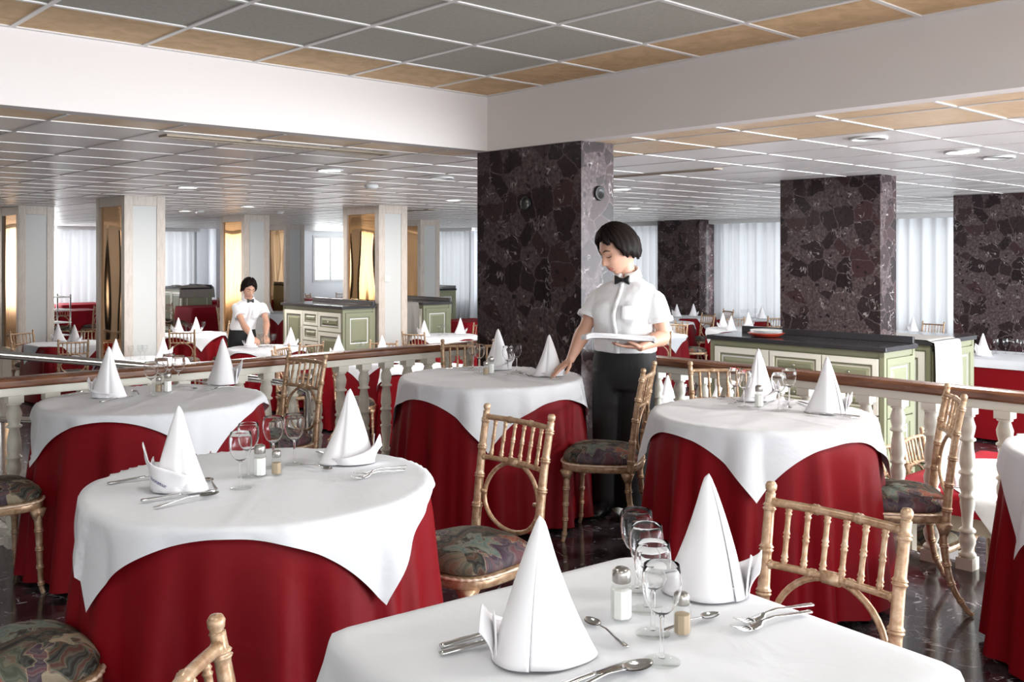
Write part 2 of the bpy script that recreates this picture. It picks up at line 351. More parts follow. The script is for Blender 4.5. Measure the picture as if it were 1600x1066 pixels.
# far window without curtain
def window(name, parts, label):
    t = thing(name, label, 'window', kind='structure')
    for nm, mb, m in parts: mb.build(nm, m, t)
    return t
fr = MB(); y0 = WY-.02; y1 = WY+.06
for a, c in ((15.2, 15.27), (15.76, 15.84), (16.33, 16.4)): fr.box((a, y0, .62), (c, y1, 2.02))
fr.box((15.2, y0+.003, .62), (16.4, y1-.003, .70)).box((15.2, y0+.003, 1.94), (16.4, y1-.003, 2.02))
window('window_1', [('window_frame', fr, 'white'), ('window_pane', MB().box((15.27, WY+.01, .7), (16.33, WY+.016, 1.94)), 'shaker')], 'white framed double window without curtain in the far corner')
for i, (a, c) in enumerate(((5.2, 11.7), (13.05, 18.9), (19.5, 24.6), (-3.6, 3.9))):
    fr = MB(); n = max(2, round((c-a)/1.1))
    for k in range(n+1):
        y = a+(c-a)*k/n; fr.box((WX+.08, max(a, y-.04), .15), (WX+.14, min(c, y+.04), 2.02))
    fr.box((WX+.083, a, .15), (WX+.137, c, .22)).box((WX+.083, a, 1.95), (WX+.137, c, 2.02))
    window('window_%d' % (i+2), [('window_frame', fr, 'white')], 'window band behind the voile curtain, %s' % ('right of the wall pilaster', 'left of the wall pilaster', 'at the far corner', 'beyond the third marble pillar')[i])
def curtain(a, c, axis, pos, label, seed, m='curtain', lo=LOW+.03, hi=CL-.07):
    rr = random.Random(seed); ph = [rr.random()*6 for _ in range(4)]; n = int((c-a)*26)+8; nv = 6
    t = thing('curtain', label, 'curtain', (0, 0, 0), 0, 'voile curtains')
    def fn(u, v):
        s = a+(c-a)*u; A = .035+.02*(1-v)
        off = A*(math.sin(s*31+ph[0]+1.2*math.sin(s*2.3+ph[1]))+.45*math.sin(s*17+ph[2]))
        z = lo+(hi-lo)*v
        return (pos-.16+off, s, z) if axis == 'x' else (s, pos-.16+off, z)
    MB().grid(fn, n*2, nv).build('voile', m, t)
    b = MB()
    if axis == 'x': b.box((pos-.26, a-.05, hi-.02), (pos-.06, c+.05, CL-.005))
    else: b.box((a-.05, pos-.26, hi-.02), (c+.05, pos-.06, CL-.005))
    b.build('curtain_box', 'white', t)
curtain(5.3, 11.75, 'x', WX, 'white voile curtain between the second marble pillar and the wall pilaster', 1)
curtain(13.0, 18.9, 'x', WX, 'white voile curtain behind the standing waitress, left of the wall pilaster', 2)
curtain(19.3, 24.4, 'x', WX, 'white voile curtain between the white columns and the main marble pillar', 3)
curtain(-3.5, 3.95, 'x', WX, 'white voile curtain beyond the third marble pillar', 4)
curtain(7.9, 9.25, 'y', WY, 'white voile curtain between the two leftmost white columns', 5)
curtain(9.7, 11.5, 'y', WY, 'white voile curtain right of the column behind the ramp', 6)
curtain(-2.65, -.9, 'y', WY, 'cream voile curtain reflected in the amber mirror', 10, 'warm_curtain')
curtain(.5, 4.5, 'y', WY, 'cream voile curtain reflected in the left column mirrors', 11, 'warm_curtain')
curtain(-.78, -.5, 'y', WY-.05, 'dark drape reflected in the tall left column mirror', 12, 'black_cloth')
struct('wall_pilaster', MB().box((WX-.5, 11.85, LOW), (WX, 12.92, CL)), 'pillar', 'dark marble pilaster on the window wall', 'pilaster')
struct('wall_pilaster', MB().box((13.5, WY-.12, LOW), (13.95, WY, CL)), 'pillar', 'narrow dark marble pilaster on the far end wall', 'pilaster')
# marble pillars
def pillar(x, y0, y1, label, z0=LOW):
    t = thing('marble_pillar', label, 'pillar', (x, y0, z0), 0, 'dark marble pillars', 'structure')
    b = MB(); z = 0; H = CL-z0
    ys = [0, (y1-y0)*.33, (y1-y0)*.66, y1-y0]; hz = [0, H*.26, H*.52, H*.77, H]
    for i in range(4): b.box((.004, .004, hz[i]), (.296, y1-y0-.004, hz[i+1]))
    for i in range(4):
        for j in range(3): b.box((0, ys[j]+(.0012 if j else .0), hz[i]+.0012), (.02, ys[j+1]-(.0012 if j < 2 else 0), hz[i+1]-.0012))
        b.box((.02, 0, hz[i]+.0012), (.30, .02, hz[i+1]-.0012)); b.box((.02, y1-y0-.02, hz[i]+.0012), (.30, y1-y0, hz[i+1]-.0012)); b.box((.28, .02, hz[i]+.0012), (.3, y1-y0-.02, hz[i+1]-.0012))
    b.build('marble_slabs', 'pillar', t)
    return t
pillar(4.37, 4.13, 5.12, 'dark marble pillar behind the standing waitress')
pillar(8.15, 4.09, 5.09, 'dark marble pillar rising behind the long sideboard')
pillar(11.75, 3.9, 4.98, 'dark marble pillar at the right edge, beyond the long sideboard')
def disc_speaker(loc, axis, label):
    o = MB()
    o.lathe([(.045, 0), (.047, .006), (.045, .014), (.036, .018), (.034, .015), (.0, .0155)], 32)
    o.xform(Matrix.Rotation(R(-90), 4, 'Y') if axis == 'x' else Matrix.Rotation(R(90), 4, 'X'))
    tag(o.build('disc_speaker', 'black', loc=loc), label, 'speaker', 'disc speakers')
disc_speaker((4.37, 4.62, 1.786), 'x', 'black disc on the broad dark face of the main marble pillar')
disc_speaker((4.53, 4.13, 1.837), 'y', 'black disc on the narrow right face of the main marble pillar')
# white columns with limed wood frames and bronze mirrors
def column(x, y, label, sx=.5, sy=.94):
    t = thing('column', label, 'column', (x, y, LOW), 0, 'white columns', 'structure'); H = CL-LOW
    f = MB(); w_ = .105
    for a in (0, sx-w_):
        for c in (0, sy-w_): f.box((a, c, 0), (a+w_, c+w_, H))
    f.box((w_, .003, H-.12), (sx-w_, sy-.003, H)).box((.003, w_, H-.121), (sx-.003, sy-w_, H)).box((w_, .003, 0), (sx-w_, sy-.003, .55)).box((.003, w_, 0), (sx-.003, sy-w_, .551))
    f.build('wood_frame', 'post', t, bevel=.004)
    MB().box((w_, .012, .55), (sx-w_, .04, H-.12)).box((w_, sy-.04, .55), (sx-w_, sy-.012, H-.12)).box((sx-.04, w_, .55), (sx-.012, sy-w_, H-.12)).build('white_panel', 'panelw', t)
    rr = random.Random(int(x*31+y)); p = [rr.random()*6 for _ in range(3)]
    MB().grid(lambda u, v: (.03+.0016*math.sin(v*7+p[0]+u*3)+.0012*math.sin(u*9+p[1]), sy-w_-u*(sy-2*w_), .55+v*(H-.67)), 24, 40).build('mirror', 'mirror', t)['label'] = 'bronze mirror panel'
    return t
column(4.40, 11.64, 'white wood-framed column beyond the left round table')
column(4.24, 15.28, 'white wood-framed column at the left edge')
column(8.05, 15.76, 'white mirrored column behind the bending waitress')
column(11.6, 20.6, 'narrow far white column right of the bending waitress')
sw = column(7.93, 11.45, 'white column with an amber mirror beside the green sideboard')
column(12.0, 15.85, 'white column right of the amber-mirrored column')
tag(MB().box((0, -.012, 0), (.09, 0, .09)).box((.012, -.018, .012), (.05, -.012, .078)).build('light_switch', 'cream', loc=(8.02, 11.45, 1.06), bevel=.004), 'cream light switch on the amber-mirrored column', 'switch')
# ceiling fittings
def downlight(px, py, label, on=True):
    p = at(px, py, CL)
    t = thing('downlight', label, 'ceiling light', p, 0, 'lit downlights' if on else 'unlit downlights')
    MB().lathe([(.095, 0), (.11, -.004), (.112, -.012), (.094, -.014), (.09, -.004), (.09, -.002)], 28, cap=False).build('rim', 'white', t)
    MB().lathe([(.0, -.008), (.06, -.008), (.09, -.007)], 28, cap=False).build('diffuser' if on else 'reflector', 'lamp' if on else 'silver', t)
    if on:
        lamp('downlight_lamp', 'AREA', (p.x, p.y, CL-.03), 25, (1, .96, .92), shape='DISK', size=.18)
for px, py, l in ((515, 265, 'lit downlight above the amber-mirrored column'), (293, 292, 'lit downlight right of the tall left column'), (289, 329, 'smaller lit downlight right of the tall left column'),
                  (387, 322, 'lit downlight above the bending waitress'), (1502, 236, 'large lit downlight right of the second marble pillar'), (970, 295, 'lit downlight just right of the main marble pillar'), (708, 312, 'lit downlight left of the main marble pillar'), (990, 325, 'faint lit downlight above the standing waitress')): downlight(px, py, l)
for x, y in ((4.95, .25), (5.4, -1.0), (4.95, -2.0)):  # extra downlights added out of view to brighten the right side
    t = thing('downlight', 'added fill downlight in the low ceiling right of the picture', 'ceiling light', (x, y, CL), 0, 'added downlights right of the picture')
    MB().lathe([(.095, 0), (.11, -.004), (.112, -.012), (.094, -.014), (.09, -.004), (.09, -.002)], 28, cap=False).build('rim', 'white', t)
    MB().lathe([(.0, -.008), (.06, -.008), (.09, -.007)], 28, cap=False).build('diffuser', 'lamp', t)
    lamp('downlight_lamp', 'AREA', (x, y, CL-.03), 34, (1, .96, .92), shape='DISK', size=.18)
for i, (x, y) in enumerate(((2.3, .6), (1.1, 2.3), (.3, .2), (-.6, 1.9), (1.6, -1.2), (-1.2, -.6))):  # unseen overhead lamps added as fill for the platform
    t = thing('fill_spot', 'added round fill lamp in the raised ceiling above the viewer', 'ceiling light', (x, y, CH), 0, 'added fill lamps above the viewer')
    MB().lathe([(.14, 0), (.16, -.004), (.162, -.012), (.142, -.014), (.138, -.004)], 28, cap=False).build('rim', 'white', t)
    MB().lathe([(.0, -.008), (.138, -.007)], 28, cap=False).build('diffuser', 'lamp', t)
    lamp('coffer_fill', 'AREA', (x, y, CH-.03), .6, (1, .96, .9), shape='DISK', size=.3)
for px, py, l in ((1357, 215, 'unlit round downlight above the second marble pillar'), (1560, 245, 'unlit round downlight at the right edge'), (690, 277, 'unlit round downlight left of the main marble pillar'), (1095, 322, 'unlit downlight near the wall pilaster')): downlight(px, py, l, False)
for px, py, l in ((580, 289, 'white domed smoke detector on the low ceiling, left of the main pillar'), (437, 330, 'small white smoke detector above the far columns'), (312, 329, 'small white smoke detector right of the tall left column')):
    p = at(px, py, CL); tag(MB().lathe([(.07, 0), (.072, -.02), (.06, -.035), (.03, -.045), (.0, -.046)], 24).build('smoke_detector', 'white', loc=p), l, 'smoke detector', 'smoke detectors')
def slot_vent(a, c, label, wv=.06):
    """slot diffuser set between two points of the ceiling"""
    a = Vector(a); c = Vector(c); dv = c-a; Ln = dv.length; rz = math.atan2(dv.y, dv.x)
    t = thing('slot_vent', label, 'air vent', a, rz, 'slot vents')
    MB().box((0, -wv, -.012), (Ln, -wv+.012, 0)).box((0, wv-.012, -.012), (Ln, wv, 0)).box((0, -wv+.012, -.011), (.015, wv-.012, 0)).box((Ln-.015, -wv+.012, -.011), (Ln, wv-.012, 0)).build('frame', 'vent_frame', t)
    MB().box((.015, -wv+.012, -.003), (Ln-.015, wv-.012, 0)).build('dark_slot', 'vent', t)
    MB().box((.015, -.018, -.010), (Ln-.015, .004, -.004)).build('blade', 'vent_frame', t)
slot_vent((2.35, 5.62, CL), (3.95, 5.62, CL), 'long slot vent in the low ceiling along the left beam')
slot_vent((6.6, 5.9, CL), (6.6, 4.7, CL), 'long slot vent in the low ceiling right of the main pillar')
slot_vent((9.3, 13.2, CL), (9.3, 12.0, CL), 'short slot vent in the low ceiling left of the amber-mirrored column')

# balustrades
def baluster_mesh():
    prof = [(.026, .05), (.034, .058), (.036, .066), (.03, .076), (.024, .082), (.033, .12), (.034, .14), (.027, .163), (.033, .170), (.034, .177), (.029, .184), (.022, .192), (.026, .25), (.030, .30), (.029, .322), (.034, .330), (.034, .338), (.027, .346), (.032, .375), (.033, .40), (.028, .43), (.034, .438), (.034, .446), (.027, .455), (.031, .48), (.029, .53), (.023, .585), (.034, .593), (.034, .60), (.027, .608), (.031, .64), (.033, .66), (.025, .698), (.031, .704), (.031, .71), (.026, .716)]
    prof = [(r_*1.10 if r_ > .0285 else r_*.98, z_) for r_, z_ in prof]
    b = MB().lathe(prof, 20).box((-.038, -.038, 0), (.038, .038, .054)).box((-.036, -.036, .714), (.036, .036, .752))
    return b.mesh('baluster', 'cream')
bal = baluster_mesh()
def balustrade(name, label, x0, x1, n0, n1, step, first, axis):
    t = thing(name, label, 'balustrade', group='balustrades')
    prof = [(-.055, .792), (.055, .792), (.062, .800), (.062, .826), (.05, .838), (.02, .843), (-.02, .843), (-.05, .838), (-.062, .826), (-.062, .800)]
    sec = lambda s: [((s, o+axis[1], z) if axis[0] == 'x' else (axis[1]-o, s, z)) for o, z in prof]
    h = MB().loft([sec(x0), sec(x1)], smooth=False); h.build('handrail', 'rail', t, bevel=.003)
    a, c = (x0, x1)
    f = MB().box((a, axis[1]-.04, .75), (c, axis[1]+.04, .793)) if axis[0] == 'x' else MB().box((axis[1]-.04, a, .75), (axis[1]+.04, c, .793))
    f.build('under_rail', 'cream', t, bevel=.004)
    for k in range(n0, n1):
        o = bpy.data.objects.new('baluster', bal); C.objects.link(o); o.parent = t; s = first+step*k
        o.location = (s, axis[1], 0) if axis[0] == 'x' else (axis[1], s, 0)
balustrade('balustrade', 'cream balustrade with brown handrail along the right platform edge', .6, 4.1, -5, 15, .1655, 1.71, ('y', 4.575))
balustrade('balustrade', 'cream balustrade with brown handrail along the left platform edge, beside the ramp', .2, 4.66, -5, 19, .1725, 1.43, ('x', 5.222))
# ramp handrail
t = thing('ramp_handrail', 'brushed steel handrail sloping down behind the left balustrade', 'handrail')
MB().tube([(.6, 5.98, .96), (1.5, 5.98, .90), (1.57, 5.98, .885), (2.4, 5.98, .755), (3.2, 5.98, .60), (3.45, 5.98, .54), (3.53, 5.98, .50), (3.545, 5.98, .43), (3.545, 5.98, LOW)], .024, 14).build('rail', 'steel', t)
MB().tube([(3.545, 5.98, .2), (2.4, 5.98, .40), (1.57, 5.98, .52), (.6, 5.98, .58)], .018, 12).build('lower_rail', 'steel', t)
for x, z0, z1 in ((1.0, 0, .93), (2.5, -.16, .74)): MB().tube([(x, 5.98, LOW), (x, 5.98, z1)], .02, 12).build('post', 'steel', t)

# ---------------------------------------------------------------- chairs
def seat_outline(k=1.0, n=40, dz=0):
    """rounded seat shape, wider at the front (+y)"""
    pts = []
    for j in range(n):
        a = 2*PI*j/n; c, s = math.cos(a), math.sin(a); e = 2/3.4
        x = math.copysign(abs(c)**e, c); y = math.copysign(abs(s)**e, s)
        wd = .205+.018*y
        pts.append((x*wd*k, y*.195*k+.012*(1-x*x)*(y > 0)*k, dz))
    return pts
def bamboo_tube(mb, pts, r0, r1, knots, n=10, dens=5):
    """tapering cane with swollen double nodes"""
    P = [Vector(p) for p in pts]; L = [0]
    for a, c in zip(P, P[1:]): L.append(L[-1]+(c-a).length)
    T = L[-1]; us = set(i/(dens*len(P)) for i in range(dens*len(P)+1))
    for k in knots:
        for d in (-.016, -.009, -.004, 0, .004, .009, .016): us.add(min(1, max(0, k+d/T)))
    us = sorted(us); out = []; rad = []
    for u in us:
        s = u*T; i = 0
        while i < len(P)-2 and s > L[i+1]: i += 1
        out.append(P[i].lerp(P[i+1], (s-L[i])/(L[i+1]-L[i])))
        r = r0+(r1-r0)*u
        for k in knots:
            d = abs(u-k)*T
            r += .0042*math.exp(-((d-.004)/.0035)**2)*(r0/.016)**.5 - .0010*math.exp(-(d/.0015)**2)
        rad.append(r)
    return mb.tube(out, rad, n)
def curve(pts, n=6):
    """Catmull-Rom through points"""
    P = [Vector(p) for p in pts]; P = [P[0]*2-P[1]]+P+[P[-1]*2-P[-2]]; out = []
    for i in range(1, len(P)-2):
        for k in range(n):
            t = k/n; a, b_, c, d = P[i-1:i+3]
            out.append(.5*((2*b_)+(c-a)*t+(2*a-5*b_+4*c-d)*t*t+(3*b_-a-3*c+d)*t**3))
    out.append(P[-2]); return out
ST = .40                                     # top of the seat frame
def chair_parts():
    parts = []
    f = MB(); f.loft([seat_outline(.97, 40, ST-.04), seat_outline(1.0, 40, ST-.034), seat_outline(1.0, 40, ST-.008), seat_outline(.97, 40, ST)])
    for sx in (-1, 1):
        for sy, yy in ((1, .155), (-1, -.155)):
            f.loft([[(sx*.172+dx, yy+dy, ST-.036) for dx, dy in ((-.032, -.03), (.022, -.03), (.022, .03), (-.032, .03))], [(sx*.172+dx, yy+dy, ST-.085) for dx, dy in ((-.014, -.014), (.014, -.014), (.014, .014), (-.014, .014))]])
    parts.append(('seat_frame', f, 'gold', None))
    c = MB(); rings = []
    for k, dz in ((.90, .0), (.96, .010), (.97, .024), (.92, .042), (.80, .058), (.58, .069), (.3, .075), (.06, .077)): rings.append(seat_outline(k, 40, ST+dz))
    c.loft(rings); parts.append(('seat_cushion', c, 'fabric', 'swirl-patterned upholstered seat'))
    o = seat_outline(1.005, 160, ST-.004); rp_ = MB()
    rp_.tube(o, [.0052+.0016*math.sin(j*2*PI/4) for j in range(160)], 6, closed=True); parts.append(('rope_trim', rp_, 'rope', None))
    for sx in (-1, 1):
        parts.append(('leg', bamboo_tube(MB(), curve([(sx*.172, .155, ST-.04), (sx*.176, .160, .25), (sx*.178, .163, .12), (sx*.182, .168, .03), (sx*.186, .176, 0)], 4), .017, .010, (.25, .47, .68, .88)), 'gold', None))
        parts.append(('leg', bamboo_tube(MB(), curve([(sx*.172, -.155, ST-.04), (sx*.172, -.16, .25), (sx*.175, -.185, .12), (sx*.182, -.235, .03), (sx*.186, -.262, 0.004)], 4), .0175, .010, (.22, .42, .62, .82)), 'gold', None))
    top = .862
    post = lambda sx: curve([(sx*.168, -.165, ST-.03), (sx*.166, -.178, .52), (sx*.168, -.20, .70), (sx*.172, -.23, top)], 5)
    for sx in (-1, 1):
        b = bamboo_tube(MB(), post(sx), .0185, .0125, (.10, .30, .52, .73, .93))
        b.lathe([(.0, .028), (.010, .026), (.0145, .018), (.0135, .008), (.009, .001), (.012, -.004)], 12, (sx*.172, -.232, top)); parts.append(('back_post', b, 'gold', None))
    bow = lambda x: -.018*(1-(x/.17)**2)
    parts.append(('top_rail', bamboo_tube(MB(), [(x, -.226+bow(x), top-.022) for x in [(-.172+.344*k/12) for k in range(13)]], .0105, .0105, (.02, .34, .66, .98), 8, 1), 'gold', None))
    parts.append(('mid_rail', bamboo_tube(MB(), [(x, -.197+bow(x), .695) for x in [(-.168+.336*k/12) for k in range(13)]], .0095, .0095, (.03, .36, .64, .97), 8, 1), 'gold', None))
    for k in range(6):
        x = -.172+.344*(k+1)/7
        parts.append(('spindle', bamboo_tube(MB(), [(x*.98, -.197+bow(x), .698), (x, -.226+bow(x), top-.022)], .0068, .0064, (.12, .5, .88), 7, 2), 'gold', None))
    hp = []
    for k in range(36):
        a = 2*PI*k/36; z = .57+.123*math.sin(a); x = .143*math.cos(a)*(1-.08*math.sin(a)); y = -.178-.02*(z-.45)/.25+.8*bow(x)
        hp.append((x, y-.004, z))
    h = MB(); h.tube(hp, .0082, 8, closed=True)
    for sx in (-1, 1): h.tube([(sx*.128, -.188, .57), (sx*.175, -.186, .575)], .008, 8)
    h.tube([(-.022, -.215, .695), (.022, -.215, .695)], .016, 10); parts.append(('hoop', h, 'gold', None))
    return parts
CP = chair_parts()
chair = thing('bamboo_chair', 'gilt bamboo chair', 'chair')
for nm, mb, m, lb in CP:
    o = mb.build(nm, m, chair)
    if lb: o['label'] = lb
far_mesh = MB()                               # for chairs too small to show their parts
for nm, mb, m, lb in CP: far_mesh.add(mb.v, mb.f, 1 if nm == 'seat_cushion' else 0)
far_chair = tag(far_mesh.build('bamboo_chair', ['gold', 'fabric']), 'gilt bamboo chair', 'chair')
def put_chair(x, y, fx, fy, label, group, z=0, far=False):
    return place(far_chair if far else chair, (x, y, z), math.atan2(fy, fx)-PI/2, label, None, group)
G0 = 'bamboo chairs on the platform'
put_chair(2.17, 2.585, -1, 0, 'gilt bamboo chair with oval hoop back, between the two nearest white-topped tables', G0)
put_chair(3.74, 3.37, -.5, .86, 'gilt bamboo chair standing in front of the waitress with the napkins', G0)
put_chair(3.99, 1.93, -.55, .84, 'gilt bamboo chair with splayed legs beside the right balustrade', G0)
put_chair(1.86, 1.16, -1, 0, 'gilt bamboo chair back rising behind the far edge of the front square table', G0)
put_chair(.71, 2.66, 1, 0, 'bamboo chair seat tucked at the left of the near round table, bottom left', G0)
put_chair(1.15, 4.60, 1, 0, 'bamboo chair seat at the left end of the table by the ramp', G0)
put_chair(.735, 1.14, .737, -.676, 'corner of a gilt chair back in the bottom foreground', G0)
put_chair(2.66, 4.87, -1, -.1, 'gilt bamboo chair between the balustrade and the table by the ramp', G0)
put_chair(4.10, 2.83, -.676, -.737, 'gilt bamboo chair behind the right round table, against the balustrade', G0)
put_chair(4.00, 4.76, -.6, -.78, 'gilt bamboo chair behind the middle round table, left of the marble pillar', G0)

# ---------------------------------------------------------------- tables: cloths
def rim_circle(r):
    def near(x, y):
        d = math.hypot(x, y); a = math.atan2(y, x)
        return d-r, (r*math.cos(a), r*math.sin(a)), (math.cos(a), math.sin(a)), a*r
    return near
def rim_square(h, rad=.04):
    def near(x, y):
        qx = max(-(h-rad), min(h-rad, x)); qy = max(-(h-rad), min(h-rad, y)); dx, dy = x-qx, y-qy; d = math.hypot(dx, dy)
        if d < 1e-6: return -1, (x, y), (0, 0), 0
        n = (dx/d, dy/d); return d-rad, (qx+n[0]*rad, qy+n[1]*rad), n, (x-y)*.5
    return near
def overlay(half, rim, turn, z, seed, n=56, flare=.16, fold=.070, crease=True):
    """square cloth laid over the table, turned by an angle, its edge and corners hanging"""
    rr = random.Random(seed); ph = [rr.random()*6.28 for _ in range(4)]; ct, st = math.cos(turn), math.sin(turn); b = MB()
    def fn(u, v):
        a, c = (2*u-1)*half, (2*v-1)*half
        x, y = a*ct-c*st, a*st+c*ct; s, q, nrm, arc = rim(x, y)
        wob = .0012*math.sin(a*19+ph[0])+.0010*math.sin(c*23+ph[1])
        if crease: wob += .0022*math.exp(-(a/.006)**2)+.0022*math.exp(-(c/.006)**2)
        if s <= 0: return (x, y, z+wob*min(1, -s/.05))
        k = min(1, s/.24); bend = .018*(1-math.exp(-s/.012))
        corner = (abs(a)/half)**3*(abs(c)/half)**3
        out = bend+flare*s*(.35+.65*corner)+fold*k*(math.sin(arc*17+ph[2])*.6+math.sin(arc*29+ph[3])*.25)*(1-corner*.6)+.004*math.sin(arc*40+ph[0])*min(1, s/.05)
        out = max(out, .012+.13*s)
        drop = s-.010*(1-math.exp(-s/.012))
        return (q[0]+nrm[0]*out, q[1]+nrm[1]*out, z-drop)
    return b.grid(fn, n, n)
def skirt(shape, r, z0, z1, seed, n=160, flare=.06, amp=.050, k=19):
    """floor-length cloth: flat top, soft rim, then a skirt whose folds deepen downward"""
    rr = random.Random(seed); ph = [rr.random()*6.28 for _ in range(4)]; kk = [k+rr.choice((-1, 0, 1)), int(k*.6), int(k*1.7)]
    def bd(a, rad):
        if shape == 'circle': return (rad*math.cos(a), rad*math.sin(a)), (math.cos(a), math.sin(a))
        c, s = math.cos(a), math.sin(a); e = 2/9.0
        p = (math.copysign(abs(c)**e, c)*rad, math.copysign(abs(s)**e, s)*rad); m_ = math.hypot(*p); return p, (p[0]/m_, p[1]/m_)
    rings = []; H = z0-z1
    for t in (.02, .4, .8, .97): rings.append([(*bd(2*PI*j/n, r*t)[0], z0) for j in range(n)])
    for i in range(15):
        u = i/14; ring = []
        for j in range(n):
            a = 2*PI*j/n; p, nr = bd(a, r)
            c1 = math.cos(kk[0]*a+ph[0]+1.1*math.sin(2*a+ph[3])+.7*math.sin(5*a+ph[2])); f = (math.copysign(abs(c1)**.7, c1)*.5+math.cos(kk[1]*a+ph[1])*.3+math.cos(kk[2]*a+ph[2])*.16)
            o = .008*min(1, u*9)+flare*u**.8+amp*(f if f < 0 else f*1.1)*u*(1.25-.25*u)
            ring.append((p[0]+nr[0]*o, p[1]+nr[1]*o, z0-.008*min(1, u*9)-(H-.008)*u))
        rings.append(ring)
    return MB().loft(rings, cap=False)
ov = {}
def round_table(x, y, r, turn, half, seed, desc, base=0, top=TT, far=False):
    """red floor-length cloth with a white square cloth over it"""
    a = tag(skirt('circle', r-.004, base+top-.007, base+.025, seed, 110 if far else 180).build('table_skirt', 'red', loc=(x, y, 0)), 'red floor-length cloth on ' + desc, 'tablecloth', 'red floor-length tablecloths')
    b = tag(overlay(half, rim_circle(r), turn, base+top-.003, seed, 34 if far else 64).build('overlay_cloth', 'linen', loc=(x, y, 0)), 'white overlay cloth on ' + desc, 'tablecloth', 'white overlay tablecloths')
    return a, b
def square_table(x, y, h, rz, turn, half, seed, desc, base=0, top=TT, far=False, white=True):
    tag(skirt('square', h-.006, base+top-.007, base+.025, seed, 120 if far else 200, .05, .02, 14).build('table_skirt', 'red' if white else 'redtop', loc=(x, y, 0), rz=rz), 'red floor-length cloth on ' + desc, 'tablecloth', 'red floor-length tablecloths')
    if white: tag(overlay(half, rim_square(h), turn, base+top-.003, seed, 34 if far else 70, flare=.20).build('overlay_cloth', 'linen', loc=(x, y, 0), rz=rz), 'white overlay cloth on ' + desc, 'tablecloth', 'white overlay tablecloths')
D1, D2, D3, D4, D5 = 'the small square table in front', 'the near round table', 'the round table by the ramp', 'the round table beside the waitress', 'the round table by the right balustrade'
square_table(1.29, 1.10, .385, R(-6), 0, .60, 3, D1)
round_table(1.43, 2.68, .50, R(52), .535, 11, D2)
round_table(1.87, 4.58, .50, R(47), .535, 12, D3)
round_table(3.62, 4.12, .50, R(2), .59, 13, D4)
round_table(3.655, 2.375, .46, R(-14), .52, 14, D5)
round_table(3.92, .92, .50, R(10), .60, 15, 'the table at the right picture edge')

# ---------------------------------------------------------------- things on the tables
def napkin_mesh(kind):
    """linen rolled to a tall cone with an overlapping seam, a trailing wing and a cuff that rises to a point at one side"""
    rr = random.Random(kind*5+1); b = MB(); Hh = .236; n = 72; ph = rr.random()*6; seam = (-1.9, -1.3, 2.2, -2.3)[kind % 4]
    def cone(u, v):
        a = seam+2*PI*v; t = u
        r = (1-t)**.88*.064+.004+.0045*v*(1-t)**.5
        side = max(0, math.cos(a-.30))**3*.036*(1-t)**2.0
        r = r*(1+.07*math.cos(2*a+ph)*(1-t)+.025*math.sin(5*a+ph)*(1-t))+side-.010*math.exp(-((((a-.95+PI) % (2*PI))-PI)/.15)**2)*(1-t)
        lean = .010*t*t
        return (r*math.cos(a)+lean, r*.84*math.sin(a), Hh*t*(1-.02*math.cos(a)*t))
    b.grid(cone, 24, n)
    a0, a1 = -.3, 3.15+.2*(kind % 2)
    def cuff(u, v):
        a = a0+(a1-a0)*v; q = v; h = (.010+.034*q+.066*max(0, (q-.45)/.55)**2.2+(.045*math.sin(min(1, q*1.5)*PI/2) if kind == 2 else 0))*(1-.55*sstep_(.93, 1.0, q))
        r = .0735+.004*math.sin(6*a+ph)*u+(.012+.010*q)*u*u
        return (r*math.cos(a), r*.86*math.sin(a), h*u+.0005)
    b.grid(cuff, 8, 48)
    def cuff2(u, v):
        a = a0+.9+(a1-a0-.75)*v; q = v; h = (.008+.05*q+.030*q**3)
        r = .0705+.004*math.sin(5*a+ph+1)*u+.006*u*u
        return (r*math.cos(a), r*.85*math.sin(a), h*u+.0005)
    b.grid(cuff2, 6, 40)
    if kind >= 2: b.v = [(x, -y, z) for x, y, z in b.v]; b.f = [f[::-1] for f in b.f]
    return b.mesh('napkin', 'napkin')
def sstep_(a, b, x): t = min(1, max(0, (x-a)/(b-a))); return t*t*(3-2*t)
NAP = [napkin_mesh(k) for k in range(4)]
def napkin(p, rz, label, group, k=0, s=1.0):
    o = bpy.data.objects.new('napkin', NAP[k % 4]); C.objects.link(o); o.location = p; o.rotation_euler = (0, 0, rz); o.scale = (s, s, s)
    md = o.modifiers.new('s', 'SOLIDIFY'); md.thickness = .0022; md.offset = 0
    return tag(o, label, 'napkin', group)
BOWL = [(.0045, .079), (.012, .083), (.021, .091), (.0285, .104), (.0325, .120), (.0335, .134), (.032, .150), (.0298, .164)]
glass = thing('wine_glass', 'clear wine glass', 'glass')
b = MB().lathe([(.0001, .0805)]+BOWL+[(.0290, .1645)]+[(r_-.0011, z_) for r_, z_ in BOWL[:0:-1]]+[(.0001, .0845)], 36, cap=False); b.build('bowl', 'bowl', glass)
MB().lathe([(.0055, .0066), (.0042, .012), (.0036, .03), (.0036, .06), (.0042, .072), (.0044, .0785)], 16).build('stem', 'stem', glass)
b = MB().lathe([(.0001, .0062), (.005, .006), (.012, .004), (.028, .0022), (.0315, .0016), (.0315, .0004), (.0001, .0003)], 32, cap=False); b.build('foot', 'shaker', glass)
fb = MB().lathe([(.0, .0005), (.0315, .0006), (.0315, .0018), (.012, .004), (.004, .010), (.0036, .06), (.0045, .078)]+BOWL[1:], 14, cap=False)
far_glass = tag(fb.build('wine_glass', 'far_bowl'), 'clear wine glass', 'glass')
